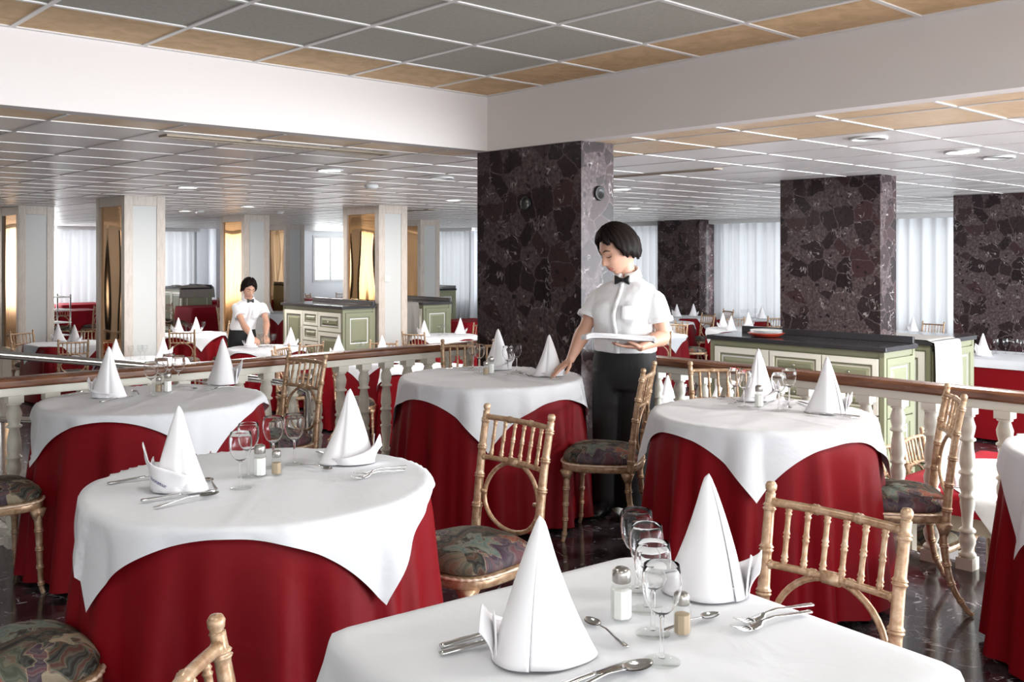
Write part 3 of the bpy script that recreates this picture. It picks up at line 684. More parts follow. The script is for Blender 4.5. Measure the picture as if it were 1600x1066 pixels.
def shaker_proto(k):
    s = 1.0 if k == 'salt' else .78
    t = thing(k+'_shaker', k+' shaker', 'shaker')
    n = 8; ring = lambda r, z: [(r*s*math.cos(2*PI*(j+.5)/n), r*s*math.sin(2*PI*(j+.5)/n), z*s) for j in range(n)]
    MB().loft([ring(.019, .0), ring(.0205, .004), ring(.0205, .056), ring(.017, .066), ring(.0145, .071)], smooth=False).build('glass_body', 'shaker', t)
    MB().loft([ring(.017, .003), ring(.0185, .005), ring(.0185, .054 if k == 'salt' else .046), ring(.017, .055 if k == 'salt' else .047)], smooth=False).build(k, k, t)
    MB().lathe([(.0165*s, .069*s), (.0175*s, .071*s), (.0175*s, .086*s), (.0165*s, .092*s), (.011*s, .096*s), (.0, .0965*s)], 20).build('cap', 'cap', t)
    return t
salt, pepper = shaker_proto('salt'), shaker_proto('pepper')
def strip(b, pts, th=.0022):
    """flat bar along y from (y, z, half width) stations, with thickness and rounded edge"""
    rings = []
    for y, z, hw in pts: rings.append([(-hw, y, z), (-hw*.6, y, z+th*.7), (hw*.6, y, z+th*.7), (hw, y, z), (hw*.6, y, z-th*.5), (-hw*.6, y, z-th*.5)])
    return b.loft(rings)
def fork():
    b = MB(); strip(b, [(-.10, .003, .006), (-.095, .003, .009), (-.06, .006, .0065), (0, .012, .0035), (.03, .010, .004), (.04, .006, .011), (.055, .003, .0125), (.062, .0035, .0125)])
    for k in range(4):
        x = -.0105+.007*k; bb = MB(); strip(bb, [(.058, .003, .0024), (.075, .004, .0018), (.09, .008, .0015), (.1, .012, .0006)], .0018); bb.v = [(p[0]+x, p[1], p[2]) for p in bb.v]; b.add(bb.v, bb.f)
    return b.mesh('fork', 'silver')
def spoon(s=1.0):
    b = MB(); strip(b, [(-.10, .003, .006), (-.095, .003, .009), (-.06, .006, .0065), (0, .012, .0034), (.028, .010, .0034), (.042, .0085, .005)])
    def fn(u, v):
        y = .036+.064*u; hw = .0205*math.sin(PI*min(1, max(0.001, u)))**.55*(1-.18*u); x = (2*v-1)*hw
        d = math.sin(PI*u)**.7*.0085*(1-(2*v-1)**2)
        return (x, y, .0095-d)
    b.grid(fn, 14, 10); bb = MB().grid(lambda u, v: (fn(u, v)[0]*1.03, fn(u, v)[1], fn(u, v)[2]-.0014), 14, 10); b.add(bb.v, bb.f)
    return b.xform(Matrix.Scale(s, 4)).mesh('spoon', 'silver')
def knife():
    b = MB(); strip(b, [(-.105, .003, .007), (-.1, .003, .0095), (-.05, .004, .008), (0, .005, .006), (.008, .005, .005)], .0045)
    bb = MB(); strip(bb, [(.006, .005, .005), (.014, .004, .0085), (.05, .0035, .0105), (.085, .003, .0105), (.1, .0025, .007), (.11, .002, .001)], .0012); b.add(bb.v, bb.f)
    return b.mesh('knife', 'silver')
FORK, SPOON, TEA, KNIFE = fork(), spoon(), spoon(.72), knife()
def cutlery(kind, p, q, z, label, group, tilt=0):
    """lay a piece with its handle at pixel-free point p and its head at q"""
    me = dict(fork=FORK, spoon=SPOON, teaspoon=TEA, knife=KNIFE)[kind]
    o = bpy.data.objects.new(kind, me); C.objects.link(o); a, c = Vector(p), Vector(q); m_ = (a+c)/2
    o.location = (m_.x, m_.y, z+.0005); o.rotation_euler = (0, 0, math.atan2(c.y-a.y, c.x-a.x)-PI/2)
    return tag(o, label, 'cutlery', group)
def on(px, py): p = at(px, py, TT); return Vector((p.x, p.y, TT+.0015))
def glasses(lst, desc, where):
    for (px, py), wl in zip(lst, where): place(glass, on(px, py), rnd.random()*6, 'wine glass on %s, %s' % (desc, wl), 'glass', 'wine glasses on '+desc)
def cut(kind, h, t, desc, where):
    a, c = on(*h), on(*t); d = (c-a).normalized(); L_ = .105 if kind != 'teaspoon' else .075
    m_ = (a+c)/2; cutlery(kind, m_-d*L_, m_+d*L_, TT+.0015, '%s on %s, %s' % ({'fork': 'steel fork', 'spoon': 'steel spoon', 'teaspoon': 'teaspoon', 'knife': 'steel knife'}[kind], desc, where), 'cutlery on '+desc)
def nap(px, py, rz, desc, where, k, s=1.0): return napkin(on(px, py), rz, 'white cone-folded napkin on %s, %s' % (desc, where), 'napkins on '+desc, k, s)
nap(838, 1030, R(-34), D1, 'closest to the viewer', 0, 1.0)
nap(1112, 928, R(128), D1, 'beyond the pepper shaker', 3, 1.0)
glasses([(995, 925), (1010, 955), (1020, 992), (1034, 1036)], D1, ['farthest of the four', 'second farthest of the four', 'second nearest of the four', 'closest to the viewer'])
place(salt, on(971, 968), .3, 'salt shaker full of white salt on '+D1, 'shaker', 'shakers')
place(pepper, on(1066, 992), .5, 'pepper shaker of brown pepper on '+D1, 'shaker', 'shakers')
cut('teaspoon', (985, 1018), (912, 968), D1, 'between the near napkin and the salt')
cut('teaspoon', (1050, 985), (1108, 968), D1, 'half hidden behind the pepper shaker')
cut('knife', (735, 1002), (800, 985), D1, 'sticking out left behind the near napkin')
cut('knife', (737, 1014), (805, 998), D1, 'in front of the other hidden knife')
cut('fork', (1262, 950), (1160, 978), D1, 'farther of the two forks')
cut('fork', (1264, 960), (1150, 992), D1, 'nearer of the two forks')
cut('spoon', (895, 1085), (1000, 1048), D1, 'at the bottom edge')
cut('knife', (870, 1080), (975, 1044), D1, 'at the bottom edge beside the spoon')
n_ = nap(276, 764, R(-52), D2, 'beside the long knife and spoon', 2, 1.0)
nap(550, 722, R(146), D2, 'beside the two forks', 0)
glasses([(376, 764), (388, 746), (427, 732), (460, 727)], D2, ['nearest one', 'behind the nearest one, left of the salt', 'behind the pepper shaker', 'rightmost, nearest the far napkin'])
place(salt, on(406, 744), .2, 'salt shaker on '+D2, 'shaker', 'shakers'); place(pepper, on(432, 742), .9, 'pepper shaker on '+D2, 'shaker', 'shakers')
cut('knife', (222, 785), (335, 768), D2, 'upper of the pair in front of the napkin')
cut('spoon', (236, 797), (346, 773), D2, 'lower of the pair in front of the napkin')
cut('teaspoon', (343, 772), (320, 746), D2, 'right of the near napkin')
cut('knife', (182, 756), (262, 743), D2, 'left of the near napkin')
cut('fork', (634, 731), (555, 746), D2, 'farther of the two beside the right napkin')
cut('fork', (632, 736), (548, 752), D2, 'nearer of the two beside the right napkin')
cut('teaspoon', (478, 729), (510, 735), D2, 'left of the far napkin')
cut('knife', (540, 722), (497, 708), D2, 'behind the far napkin')
nap(168, 620, R(-52), D3, 'by the white marble ramp', 3)
nap(350, 600, R(128), D3, 'farther one, beside the forks', 2)
glasses([(236, 619), (252, 612), (264, 603), (279, 606)], D3, ['nearest one', 'second nearest', 'behind the salt shaker', 'rightmost one'])
place(salt, on(262, 613), 0, 'salt shaker on '+D3, 'shaker', 'shakers'); place(pepper, on(248, 613), 0, 'pepper shaker on '+D3, 'shaker', 'shakers')
cut('knife', (150, 631), (215, 619), D3, 'in front of the left napkin'); cut('teaspoon', (222, 620), (205, 610), D3, 'right of the left napkin')
cut('knife', (108, 618), (142, 613), D3, 'left of the left napkin'); cut('fork', (375, 605), (318, 612), D3, 'beside the right napkin'); cut('teaspoon', (288, 606), (304, 609), D3, 'middle of the right half'); cut('knife', (322, 600), (295, 596), D3, 'behind the right napkin')
nap(780, 577, R(146), D4, 'between the wine glasses', 1)
nap(860, 587, R(146), D4, 'touched by the waitress', 0, .96)
glasses([(739, 577), (749, 583), (794, 587), (807, 581)], D4, ['far left one', 'nearest the shakers', 'in front of the left napkin', 'right one against the marble'])
place(salt, on(767, 584), 0, 'salt shaker on '+D4, 'shaker', 'shakers'); place(pepper, on(759, 586), 0, 'pepper shaker on '+D4, 'shaker', 'shakers')
cut('teaspoon', (830, 590), (810, 584), D4, 'before the right glass'); cut('knife', (844, 581), (828, 573), D4, 'left of the touched napkin'); cut('fork', (886, 594), (822, 590), D4, 'under the hand'); cut('knife', (720, 577), (700, 577), D4, 'at the far left')
nap(1187, 625, R(146), D5, 'behind the salt shaker', 1)
nap(1295, 645, R(128), D5, 'near the right rim', 3)
glasses([(1149, 632), (1163, 637), (1217, 642), (1233, 633)], D5, ['leftmost one', 'left of the salt shaker', 'just right of the salt', 'rightmost one'])
place(salt, on(1186, 636), 0, 'salt shaker on '+D5, 'shaker', 'shakers')
cut('teaspoon', (1150, 627), (1128, 622), D5, 'left of the glasses'); cut('knife', (1205, 628), (1190, 634), D5, 'behind the salt shaker'); cut('teaspoon', (1228, 628), (1237, 645), D5, 'in front of the right glasses')
cut('fork', (1215, 620), (1235, 628), D5, 'behind the right glasses'); cut('fork', (1325, 654), (1262, 649), D5, 'in front of the right napkin'); cut('knife', (1275, 638), (1252, 630), D5, 'left of the right napkin'); cut('knife', (1332, 652), (1280, 647), D5, 'under the right napkin')
# printed word along the cuff of the napkin beside the long knives
tx = bpy.data.curves.new('printed_word', 'FONT'); tx.body = 'hotetur'; tx.size = .017; tx.extrude = .0002; tx.align_x = 'CENTER'; tx.materials.append(M['ink'])
to = bpy.data.objects.new('printed_word', tx); C.objects.link(to); to.parent = n_; to['label'] = 'blue printed word on the cuff'
bpy.context.view_layer.update(); LOGO = bpy.data.meshes.new_from_object(to.evaluated_get(bpy.context.evaluated_depsgraph_get())); C.objects.unlink(to); bpy.data.objects.remove(to)
to = bpy.data.objects.new('printed_word', LOGO); C.objects.link(to); to.parent = n_; to['label'] = 'blue printed word on the cuff'
for v in LOGO.vertices:
    x_, y_, z_ = v.co; zz = .026+y_-.40*x_; u_ = min(1, max(0, zz/.092)); r_ = .0765+.019*u_*u_+.0035+z_; a_ = R(-104)+x_/.078
    v.co = (r_*math.cos(a_), .865*r_*math.sin(a_), zz)

# ---------------------------------------------------------------- sideboards
def raised_panel(b, w_, h_, mi_field=0, deep=.012):
    """field with a bevelled raise, in the local plane x (width), z (height), facing -y"""
    x0, x1, z0, z1 = -w_/2, w_/2, -h_/2, h_/2; e = min(.03, w_*.2, h_*.25)
    o = [(x0, 0, z0), (x1, 0, z0), (x1, 0, z1), (x0, 0, z1)]; i = [(x0+e, -deep, z0+e), (x1-e, -deep, z0+e), (x1-e, -deep, z1-e), (x0+e, -deep, z1-e)]
    b.add(o+i, [(0, 1, 5, 4), (1, 2, 6, 5), (2, 3, 7, 6), (3, 0, 4, 7), (4, 5, 6, 7)], mi_field, False)
def front_piece(kind, parent, x, z, w_, h_, dy, knob=True, rot=0, ox=0, oy=0, frame='cream', inner='white'):
    """door or drawer front: cream frame, white or green inlay, raised green panel, knob as sub-part"""
    M_ = Matrix.Translation((ox, oy, 0)) @ Matrix.Rotation(rot, 4, 'Z') @ Matrix.Translation((x, dy, z))
    b = MB(); t = min(.055, w_*.2, h_*.2)
    b.box((-w_/2, -.018, -h_/2), (-w_/2+t, .004, h_/2)).box((w_/2-t, -.018, -h_/2), (w_/2, .004, h_/2)).box((-w_/2+t, -.018, -h_/2), (w_/2-t, .004, -h_/2+t)).box((-w_/2+t, -.018, h_/2-t), (w_/2-t, .004, h_/2))
    m2 = t*.35
    b.box((-w_/2+t, -.010, -h_/2+t), (-w_/2+t+m2, .003, h_/2-t), 1).box((w_/2-t-m2, -.010, -h_/2+t), (w_/2-t, .003, h_/2-t), 1).box((-w_/2+t+m2, -.010, -h_/2+t), (w_/2-t-m2, .003, -h_/2+t+m2), 1).box((-w_/2+t+m2, -.010, h_/2-t-m2), (w_/2-t-m2, .003, h_/2-t), 1)
    b.box((-w_/2+t+m2, -.004, -h_/2+t+m2), (w_/2-t-m2, .003, h_/2-t-m2), 2)
    pw, ph = w_-2*t-2*m2-.03, h_-2*t-2*m2-.03
    if pw > .02 and ph > .02:
        q = MB(); raised_panel(q, pw, ph); q.v = [(a, c-.004, d) for a, c, d in q.v]; b.add(q.v, q.f, 1, False)
    b.xform(M_)
    o = b.build(kind, [frame, 'green', inner], parent)
    if knob:
        k = MB().lathe([(.004, 0), (.004, .010), (.011, .014), (.012, .020), (.007, .025), (.0, .026)], 14)
        kz = 0 if kind == 'drawer' else h_*.1; kx = 0 if kind == 'drawer' else w_/2-t*.5
        k.xform(M_ @ Matrix.Translation((kx, -.018 if kind != 'drawer' else -.016, kz)) @ Matrix.Rotation(R(90), 4, 'X')); k.build('knob', 'cap', o)
    return o
def sideboard(name, label, x, y0, y1, dx, top, cols, end=True, top_th=.04, splash=True, face=-1):
    """cabinet running along y; its front faces -x; the near end (-y) has a panelled side"""
    t = thing(name, label, 'sideboard', (x, y0, LOW), 0, 'green and cream sideboards'); H = top-LOW; Ln = y1-y0
    b = MB().box((.02, .02, 0), (dx-.01, Ln-.02, H-top_th)); p = .04
    for yy in (0, Ln-p): b.box((0, yy, 0), (p, yy+p, H-top_th)).box((dx-p, yy, 0), (dx, yy+p, H-top_th))
    b.box((.005, p, 0), (dx-.005, Ln-p, .09)).box((.005, p, H-top_th-.05), (dx-.005, Ln-p, H-top_th-.001)).box((p, .005, H-top_th-.049), (dx-p, Ln-.005, H-top_th-.002)).box((p, .005, 0), (dx-p, Ln-.005, .089))
    b.build('carcass', 'green', t)
    MB().box((-.03, -.03, H-top_th), (dx+.0, Ln+.03, H)).build('worktop', 'worktop', t, bevel=.006)
    if splash: MB().box((dx-.035, .0, H), (dx, Ln, H+.06)).build('upstand', 'worktop', t, bevel=.004)
    z0, z1 = .10, H-top_th-.055; yy = p+.005; W_ = Ln-2*p-.01; tot = sum(c[0] for c in cols)
    for frac, rows in cols:
        w_ = W_*frac/tot; zz = z1; th = sum(r_[1] for r_ in rows)
        for kind, hh, inner in rows:
            h_ = (z1-z0)*hh/th
            front_piece(kind, t, -(yy+w_/2), zz-h_/2, w_-.014, h_-.014, .012, True, R(-90), 0, 0, 'cream', inner); zz -= h_
        yy += w_
    if end:
        h_ = (z1-z0)/2
        for k in range(2): front_piece('side_panel', t, dx/2, z1-h_*(k+.5), dx-2*p-.01, h_-.01, .012, False, 0, 0, 0, 'green', 'white')
    return t
sideboard('sideboard', 'long cream and green sideboard with black marble top, before the second marble pillar', 7.60, 3.78, 5.50, .55, .69, [(1.0, [('drawer', .30, 'cream_dk'), ('drawer', .25, 'cream_dk'), ('door', .6, 'white')]), (1.0, [('drawer', .2, 'cream_dk'), ('drawer', .2, 'cream_dk'), ('drawer', .2, 'cream_dk'), ('drawer', .25, 'cream_dk')]), (1.15, [('door', 1.0, 'white')])])
sideboard('sideboard', 'green and cream sideboard against the amber-mirrored column', 7.36, 11.5, 13.15, .54, .73, [(1.25, [('drawer', .3, 'white'), ('door', .8, 'white')]), (.85, [('drawer', .2, 'cream_dk'), ('drawer', .2, 'cream_dk'), ('drawer', .25, 'cream_dk'), ('drawer', .3, 'cream_dk')]), (1.1, [('door', .6, 'white'), ('door', .4, 'white')])])
sideboard('sideboard', 'sideboard half covered by an ivory cloth, behind the second marble pillar', 8.49, 3.80, 5.3, .93, .69, [(1, [('door', 1, 'white')]), (1, [('door', 1, 'white')])], splash=False)
sideboard('sideboard', 'small green sideboard right of the amber-mirrored column', 9.22, 12.1, 13.4, .55, .70, [(1, [('door', 1, 'white')]), (1, [('door', 1, 'white')])])
sideboard('sideboard', 'farthest small green sideboard below the far voile curtain', 12.55, 16.3, 17.6, .75, .72, [(1, [('door', 1, 'white')]), (1, [('door', 1, 'white')])])
sideboard('sideboard', 'grey-green sideboard under a taupe cover, right of the tall left column', 9.75, 22.2, 23.4, .75, .66, [(1, [('door', 1, 'white')]), (1, [('door', 1, 'white')])])
def draped(name, label, x0, y0, x1, y1, z, hang, m, seed, rumple=0, cat='cloth'):
    """cloth lying on a worktop and hanging over its -y end"""
    rr = random.Random(seed); ph = [rr.random()*6 for _ in range(4)]; L_ = y1-y0
    def fn(u, v):
        x = x0+(x1-x0)*u; s = -hang+(L_+hang)*v; rump = rumple*abs(math.sin(u*7+ph[0]+2*math.sin(v*5+ph[2])))*math.sin(PI*min(1, max(0, v)))+.002
        if s >= 0: return (x, y0+s, z+.004+rump)
        k = min(1, -s/.3); out = .04+.02*(1-math.exp(s/.02))+.03*k*(math.sin(u*13+ph[1])+.5*math.sin(u*29+ph[3]))*.6
        return (x-.05*k*(.5-u), y0-out, z+.004+s)
    return tag(MB().grid(fn, 40, 50).build(name, m, solid=.003), label, cat)
draped('draped_cloth', 'ivory cloth hanging over the end of the sideboard behind the second pillar', 8.45, 3.8, 8.98, 4.5, .692, 1.1, 'drape', 4)
draped('folded_cloth', 'rumpled taupe cloth lying on the sideboard behind the second pillar', 8.5, 4.6, 9.25, 5.2, .692, .0, 'taupe', 5, .06)
draped('cover_cloth', 'taupe cover over the left end of the small sideboard by the amber-mirrored column', 8.86, 12.2, 9.16, 13.0, .702, .75, 'taupe', 6)
draped('cover_cloth', 'taupe cover thrown over the sideboard right of the tall left column', 9.70, 22.25, 10.55, 23.3, .662, .25, 'taupe', 8, .05)
tr = thing('serving_tray', 'red serving tray on the black top of the long sideboard', 'tray', (7.80, 5.02, .69))
MB().lathe([(.0, .002), (.10, .002), (.135, .012), (.165, .034), (.168, .036), (.16, .036), (.13, .018), (.0, .010)], 36).build('tray', 'red_dish', tr)
for k in range(3): tag(MB().lathe([(.0, .0), (.07, .0), (.10, .006), (.145, .013), (.147, .015), (.10, .009), (.0, .004)], 32).build('plate', 'china', loc=(7.80, 5.02, .7045+.0115*k+.012)), ('lowest', 'middle', 'top')[k]+' white plate of the three stacked in the red tray', 'plate', 'plates in the red tray')

# ---------------------------------------------------------------- tables of the lower room
BT = .76                                      # height of their cloth-covered tops above the floor
ZT = LOW+BT
def camdir(deg): a = R(deg); return Vector((RT[0]*math.cos(a)+FW[0]*math.sin(a), RT[1]*math.cos(a)+FW[1]*math.sin(a), 0))
def bg_table(px, py, desc, turn, chairs=(), naps=(), gl=(), shape='round', white=True, r=.48, half=.51, seed=1, far=True, rz=0, bt=.76):
    ZT = LOW+bt; BT = bt; p = at(px, py, ZT)
    if shape == 'round': round_table(p.x, p.y, r, R(turn), half, seed, desc, LOW, BT, far)
    else: square_table(p.x, p.y, r, R(rz), R(turn), half, seed, desc, LOW, BT, far, white)
    for a, cd, dist in chairs:
        d = camdir(a); put_chair(p.x+d.x*dist, p.y+d.y*dist, -d.x, -d.y, 'gilt bamboo chair %s %s' % (cd, desc), 'bamboo chairs in the lower room', LOW, dist > 0 and far)
    for k, (nx, ny, wl) in enumerate(naps):
        q = at(nx, ny, ZT); napkin((q.x, q.y, ZT+.0015), R(-34 if k % 2 == 0 else 146), 'white napkin on %s, %s' % (desc, wl), 'napkins on '+desc, (seed+k) % 4)
    for gx, gy in gl:
        q = at(gx, gy, ZT); place(far_glass, (q.x, q.y, ZT+.0015), 0, 'wine glass on '+desc, 'glass', 'wine glasses on '+desc)
    return p
bg_table(-8, 508, 'the white-topped table at the left edge', 20, [(75, 'behind', .72), (120, 'left behind', .75)], [(27, 502, 'its only one')], [(3, 507)], seed=31)
bg_table(107, 536, 'the table before the leftmost column', 40, [(-62, 'in front of', .72), (100, 'behind', .70), (150, 'left of', .8)], [(90, 533, 'left one'), (117, 535, 'right one')], [(130, 533)], 'square', r=.46, seed=32, rz=5)
bg_table(222, 562, 'the table just beyond the steel ramp rail', 10, [], [(180, 563, 'left one'), (256, 560, 'right one')], [(204, 563), (219, 562), (226, 562)], seed=33)
bg_table(300, 521, 'the table right of the tall left column', 35, [(-80, 'in front of', .72), (-28, 'right of', .76), (-118, 'low in front of', 1.05), (60, 'behind', .68)], [(278, 521, 'left one'), (307, 520, 'right one')], [(291, 520), (297, 522), (318, 519)], seed=34)
bg_table(417, 543, 'the table the bending waitress lays', 25, [(-42, 'at the right of', .72)], [(391, 543, 'left one'), (455, 540, 'right one')], [(408, 542), (413, 545), (418, 541), (424, 543), (428, 541)], seed=35)
bg_table(560, 560, 'the table before the green sideboard', 15, [(80, 'behind', .72), (165, 'left behind', .74), (-150, 'low left of', .72)], [(528, 556, 'left one'), (598, 556, 'right one')], [(561, 556), (567, 557)], seed=36)
bg_table(668, 574, 'the low table behind the middle round table', 20, [(-165, 'left of', .76)], [], [], seed=37)
bg_table(694, 524, 'the table left of the main marble pillar', 2, [(-112, 'left of', .74), (55, 'behind', .72)], [(662, 526, 'left one'), (720, 522, 'right one')], [(686, 525), (692, 522), (698, 524)], seed=38)
bg_table(425, 488, 'the table behind the bending waitress', 30, [(-20, 'right of', .74), (172, 'left of', .9)], [(420, 489, 'its only one')], [], seed=39)
bg_table(1022, 523, 'the near table behind the standing waitress', 30, [(60, 'behind', .74), (-95, 'in front of', .72)], [(1042, 520, 'its only one')], [], seed=40)
bg_table(1040, 503, 'the middle table behind the standing waitress', 10, [(30, 'right of', .76)], [(1044, 503, 'its only one')], [], seed=41)
bg_table(1070, 495, 'the far table before the wall pilaster', 45, [(20, 'right of', .74), (120, 'behind', .7)], [(1057, 495, 'left one'), (1084, 494, 'right one')], [(1051, 493), (1064, 492), (1072, 492)], 'square', r=.46, seed=42, rz=0)
bg_table(1152, 513, 'the window table left of the second pillar', 20, [(-170, 'left of', .76), (80, 'behind', .74)], [(1129, 512, 'left one'), (1170, 510, 'right one'), (1142, 517, 'nearest one')], [(1147, 513), (1151, 511), (1156, 512), (1178, 512)], seed=43)
bg_table(1176, 499, 'the far window table by the second pillar', 45, [(-80, 'in front of', .8)], [(1190, 498, 'its only one')], [(1160, 497), (1168, 497), (1180, 496)], 'square', r=.5, seed=44, half=.56)
bg_table(1410, 520, 'the table beyond the second pillar', 20, [(140, 'left of', .74), (40, 'right of', .74)], [(1426, 518, 'its only one')], [], seed=45)
bg_table(1594, 557, 'the table below the third marble pillar', 0, [], [(1535, 556, 'its only one')], [(1556, 553), (1571, 553), (1587, 554), (1598, 555)], 'square', r=.5, half=.60, seed=46, rz=0, bt=.86)
# plain red tables at the far end
for k, (px, py, dsc, sh, ch) in enumerate(((322, 478, 'the big plain red table in the far left bay', 'square', [(-120, 'left of', .9), (-170, 'left behind', .95)]), (318, 470, 'the plain red table by the taupe-covered sideboard', 'square', [(-45, 'in front of', .85)]),
        (112, 484, 'the plain red table left of the tall column', 'round', [(-30, 'right of', .75), (-75, 'in front of', .95)]), (122, 474, 'the farthest red table left of the tall column', 'square', [(30, 'right of', .8)]),
        (446, 470, 'the plain red table beside the narrow far column', 'square', [(-110, 'in front of', .85), (100, 'behind', .85)]), (468, 486, 'the plain red table left of the green sideboard', 'square', [(-35, 'right of', .9)]),
        (545, 466, 'the plain red table below the far window', 'square', [(170, 'left of', .95), (110, 'behind', .8), (60, 'right behind', .85)]), (500, 466, 'the farthest plain red table by the far window', 'square', []),
        (735, 500, 'the red table behind the main pillar edge', 'round', [(170, 'left of', .75)]))):
    bg_table(px, py, dsc, 0, ch, [], [], 'square', False, r=.55 if sh == 'square' else .48, seed=60+k)
# low table close behind the right balustrade, with shorter cloths and a pale timber frame
X0, X1, Y0, Y1, zt = 4.90, 6.15, 1.05, 2.42, LOW+.755
t = thing('dining_table', 'pale timber table seen through the right balustrade', 'table', (0, 0, 0))
MB().box((X0+.02, Y0+.02, zt-.035), (X1-.02, Y1-.02, zt-.008)).build('tabletop', 'timber', t)
MB().box((X0+.05, Y0+.05, zt-.20), (X1-.05, Y0+.075, zt-.036)).box((X0+.05, Y1-.075, zt-.20), (X1-.05, Y1-.05, zt-.036)).box((X0+.05, Y0+.076, zt-.20), (X0+.075, Y1-.076, zt-.036)).box((X1-.075, Y0+.076, zt-.20), (X1-.05, Y1-.076, zt-.036)).build('apron', 'timber', t)
for x in (X0+.05, X1-.11):
    for y in (Y0+.05, Y1-.11): MB().box((x+.001, y+.001, LOW), (x+.059, y+.059, zt-.037)).build('leg', 'timber', t, bevel=.004)
def rim_rect(hx, hy, rad=.03):
    def near(x, y):
        qx = max(-(hx-rad), min(hx-rad, x)); qy = max(-(hy-rad), min(hy-rad, y)); dx, dy = x-qx, y-qy; d = math.hypot(dx, dy)
        if d < 1e-6: return -1, (x, y), (0, 0), 0
        n = (dx/d, dy/d); return d-rad, (qx+n[0]*rad, qy+n[1]*rad), n, (x-y)*.5
    return near
cx_, cy_ = (X0+X1)/2, (Y0+Y1)/2
tag(overlay(.73, rim_rect((X1-X0)/2-.005, (Y1-Y0)/2-.005), 0, zt-.003, 71, 60, .05, .01, False).build('table_cover', 'redtop', loc=(cx_, cy_, 0)), 'short red cloth on the low table behind the right balustrade', 'tablecloth', 'red tablecloths')
tag(overlay(.63, rim_rect((X1-X0)/2, (Y1-Y0)/2), R(41), zt+.001, 72, 60, .05, .01).build('overlay_cloth', 'linen', loc=(cx_, cy_, 0)), 'white cloth laid cornerwise on the low table behind the right balustrade', 'tablecloth', 'white overlay tablecloths')
DL = 'the low table behind the right balustrade'
for k, (x, y) in enumerate(((5.30, 1.95), (5.42, 1.80), (5.25, 1.55), (5.38, 1.42), (5.62, 1.62), (5.7, 1.38), (5.55, 2.08))): place(far_glass, (x, y, zt+.003), 0, 'wine glass on '+DL, 'glass', 'wine glasses on '+DL)
napkin((5.10, 2.12, zt+.003), 0, 'white cone napkin on %s, at its left end' % DL, 'napkins on '+DL, 2)
for x, y, wl in ((5.13, 1.85, 'near the left'), (5.15, 1.45, 'near the right')): cutlery('knife', (x, y-.1, 0), (x+.02, y+.1, 0), zt+.004, 'steel knife on %s, %s' % (DL, wl), 'cutlery on '+DL)
put_chair(5.28, 2.42, 0, -1, 'gilt bamboo chair at the left end of the low table behind the balustrade', 'bamboo chairs in the lower room', LOW)
put_chair(5.74, 2.44, .1, -1, 'second gilt bamboo chair behind the low table beyond the balustrade', 'bamboo chairs in the lower room', LOW)
# table between the right round table and the pillar, seen through the balusters
p = bg_table(1078, 632, 'the low table behind the balusters near the waitress', 5, [], [(1042, 634, 'left one'), (1128, 626, 'right one')], [(1062, 625), (1068, 632), (1088, 624), (1097, 628)], seed=48, far=False)
# shelved serving trolley in the far left bay
t = thing('serving_trolley', 'grey serving trolley with five shelves left of the tall column', 'trolley', (5.9, 19.3, LOW), .2)
for k in range(5): MB().box((-.3, -.25, .18+.24*k), (.3, .25, .20+.24*k)).build('shelf', 'white', t, bevel=.004)
for x in (-.28, .28):
    for y in (-.23, .23): MB().tube([(x, y, 0), (x, y, 1.2)], .014, 8).build('upright', 'steel', t)

# ---------------------------------------------------------------- people
def sstep(a, b, x): t = min(1, max(0, (x-a)/(b-a))); return t*t*(3-2*t)
def gs(x, s): return math.exp(-(x/s)**2)
def head_pt(az, el, k=1.0):
    """head surface: az 0 = face (+y), el up; a skull with jaw, nose, brow, eye hollows, lips and chin"""
    c, s = math.cos(el), math.sin(el); x = .074*c*math.sin(az); y = .096*c*math.cos(az); z = .117*s
    low = sstep(.0, -.115, z)
    x *= 1-.30*low
    if y < 0: y *= 1-.40*sstep(-.03, -.115, z)
    else: y = y*(1-.05*low)+.022*low*math.cos(az)*c
    if y > 0:
        f = sstep(.0, .05, y)
        nz = sstep(.022, -.026, z)*sstep(-.046, -.032, z)
        y += f*(.024*nz*gs(x, .011+.004*nz)+.005*gs(z-.028, .010)*gs(abs(x)-.022, .03)-.011*gs(z-.008, .013)*gs(abs(x)-.031, .017)
                +.005*gs(z+.030, .022)*gs(abs(x)-.038, .02)+.0065*gs(z+.058, .0055)*gs(x, .020)+.0065*gs(z+.070, .006)*gs(x, .017)-.004*gs(z+.064, .0025)*gs(x, .022)
                -.004*gs(z+.082, .006)*gs(x, .02)+.009*gs(z+.103, .014)*gs(x, .02)+.0042*gs(z-.006, .007)*gs(abs(x)-.031, .012))
    return Vector((x*k, y*k, z*k))
def grid_sphere(fn, b, nu=72, nv=60, mi=0):
    vs = []; fs = []
    for i in range(nv+1):
        el = -PI/2+PI*i/nv
        for j in range(nu): vs.append(fn(2*PI*j/nu, el))
    for i in range(nv):
        for j in range(nu): k = (j+1) % nu; fs.append((i*nu+j, i*nu+k, (i+1)*nu+k, (i+1)*nu+j))
    return b.add(vs, fs, mi)
def frame_from(fwd, up=Vector((0, 0, 1)), pitch=0, roll=0):
    f = Vector(fwd).normalized(); r = f.cross(up).normalized(); u = r.cross(f)
    f2 = f*math.cos(pitch)-u*math.sin(pitch); u2 = u*math.cos(pitch)+f*math.sin(pitch)
    r2 = r*math.cos(roll)+u2*math.sin(roll); u3 = r2.cross(f2)
    return Matrix(((r2.x, f2.x, u3.x), (r2.y, f2.y, u3.y), (r2.z, f2.z, u3.z))).to_4x4()
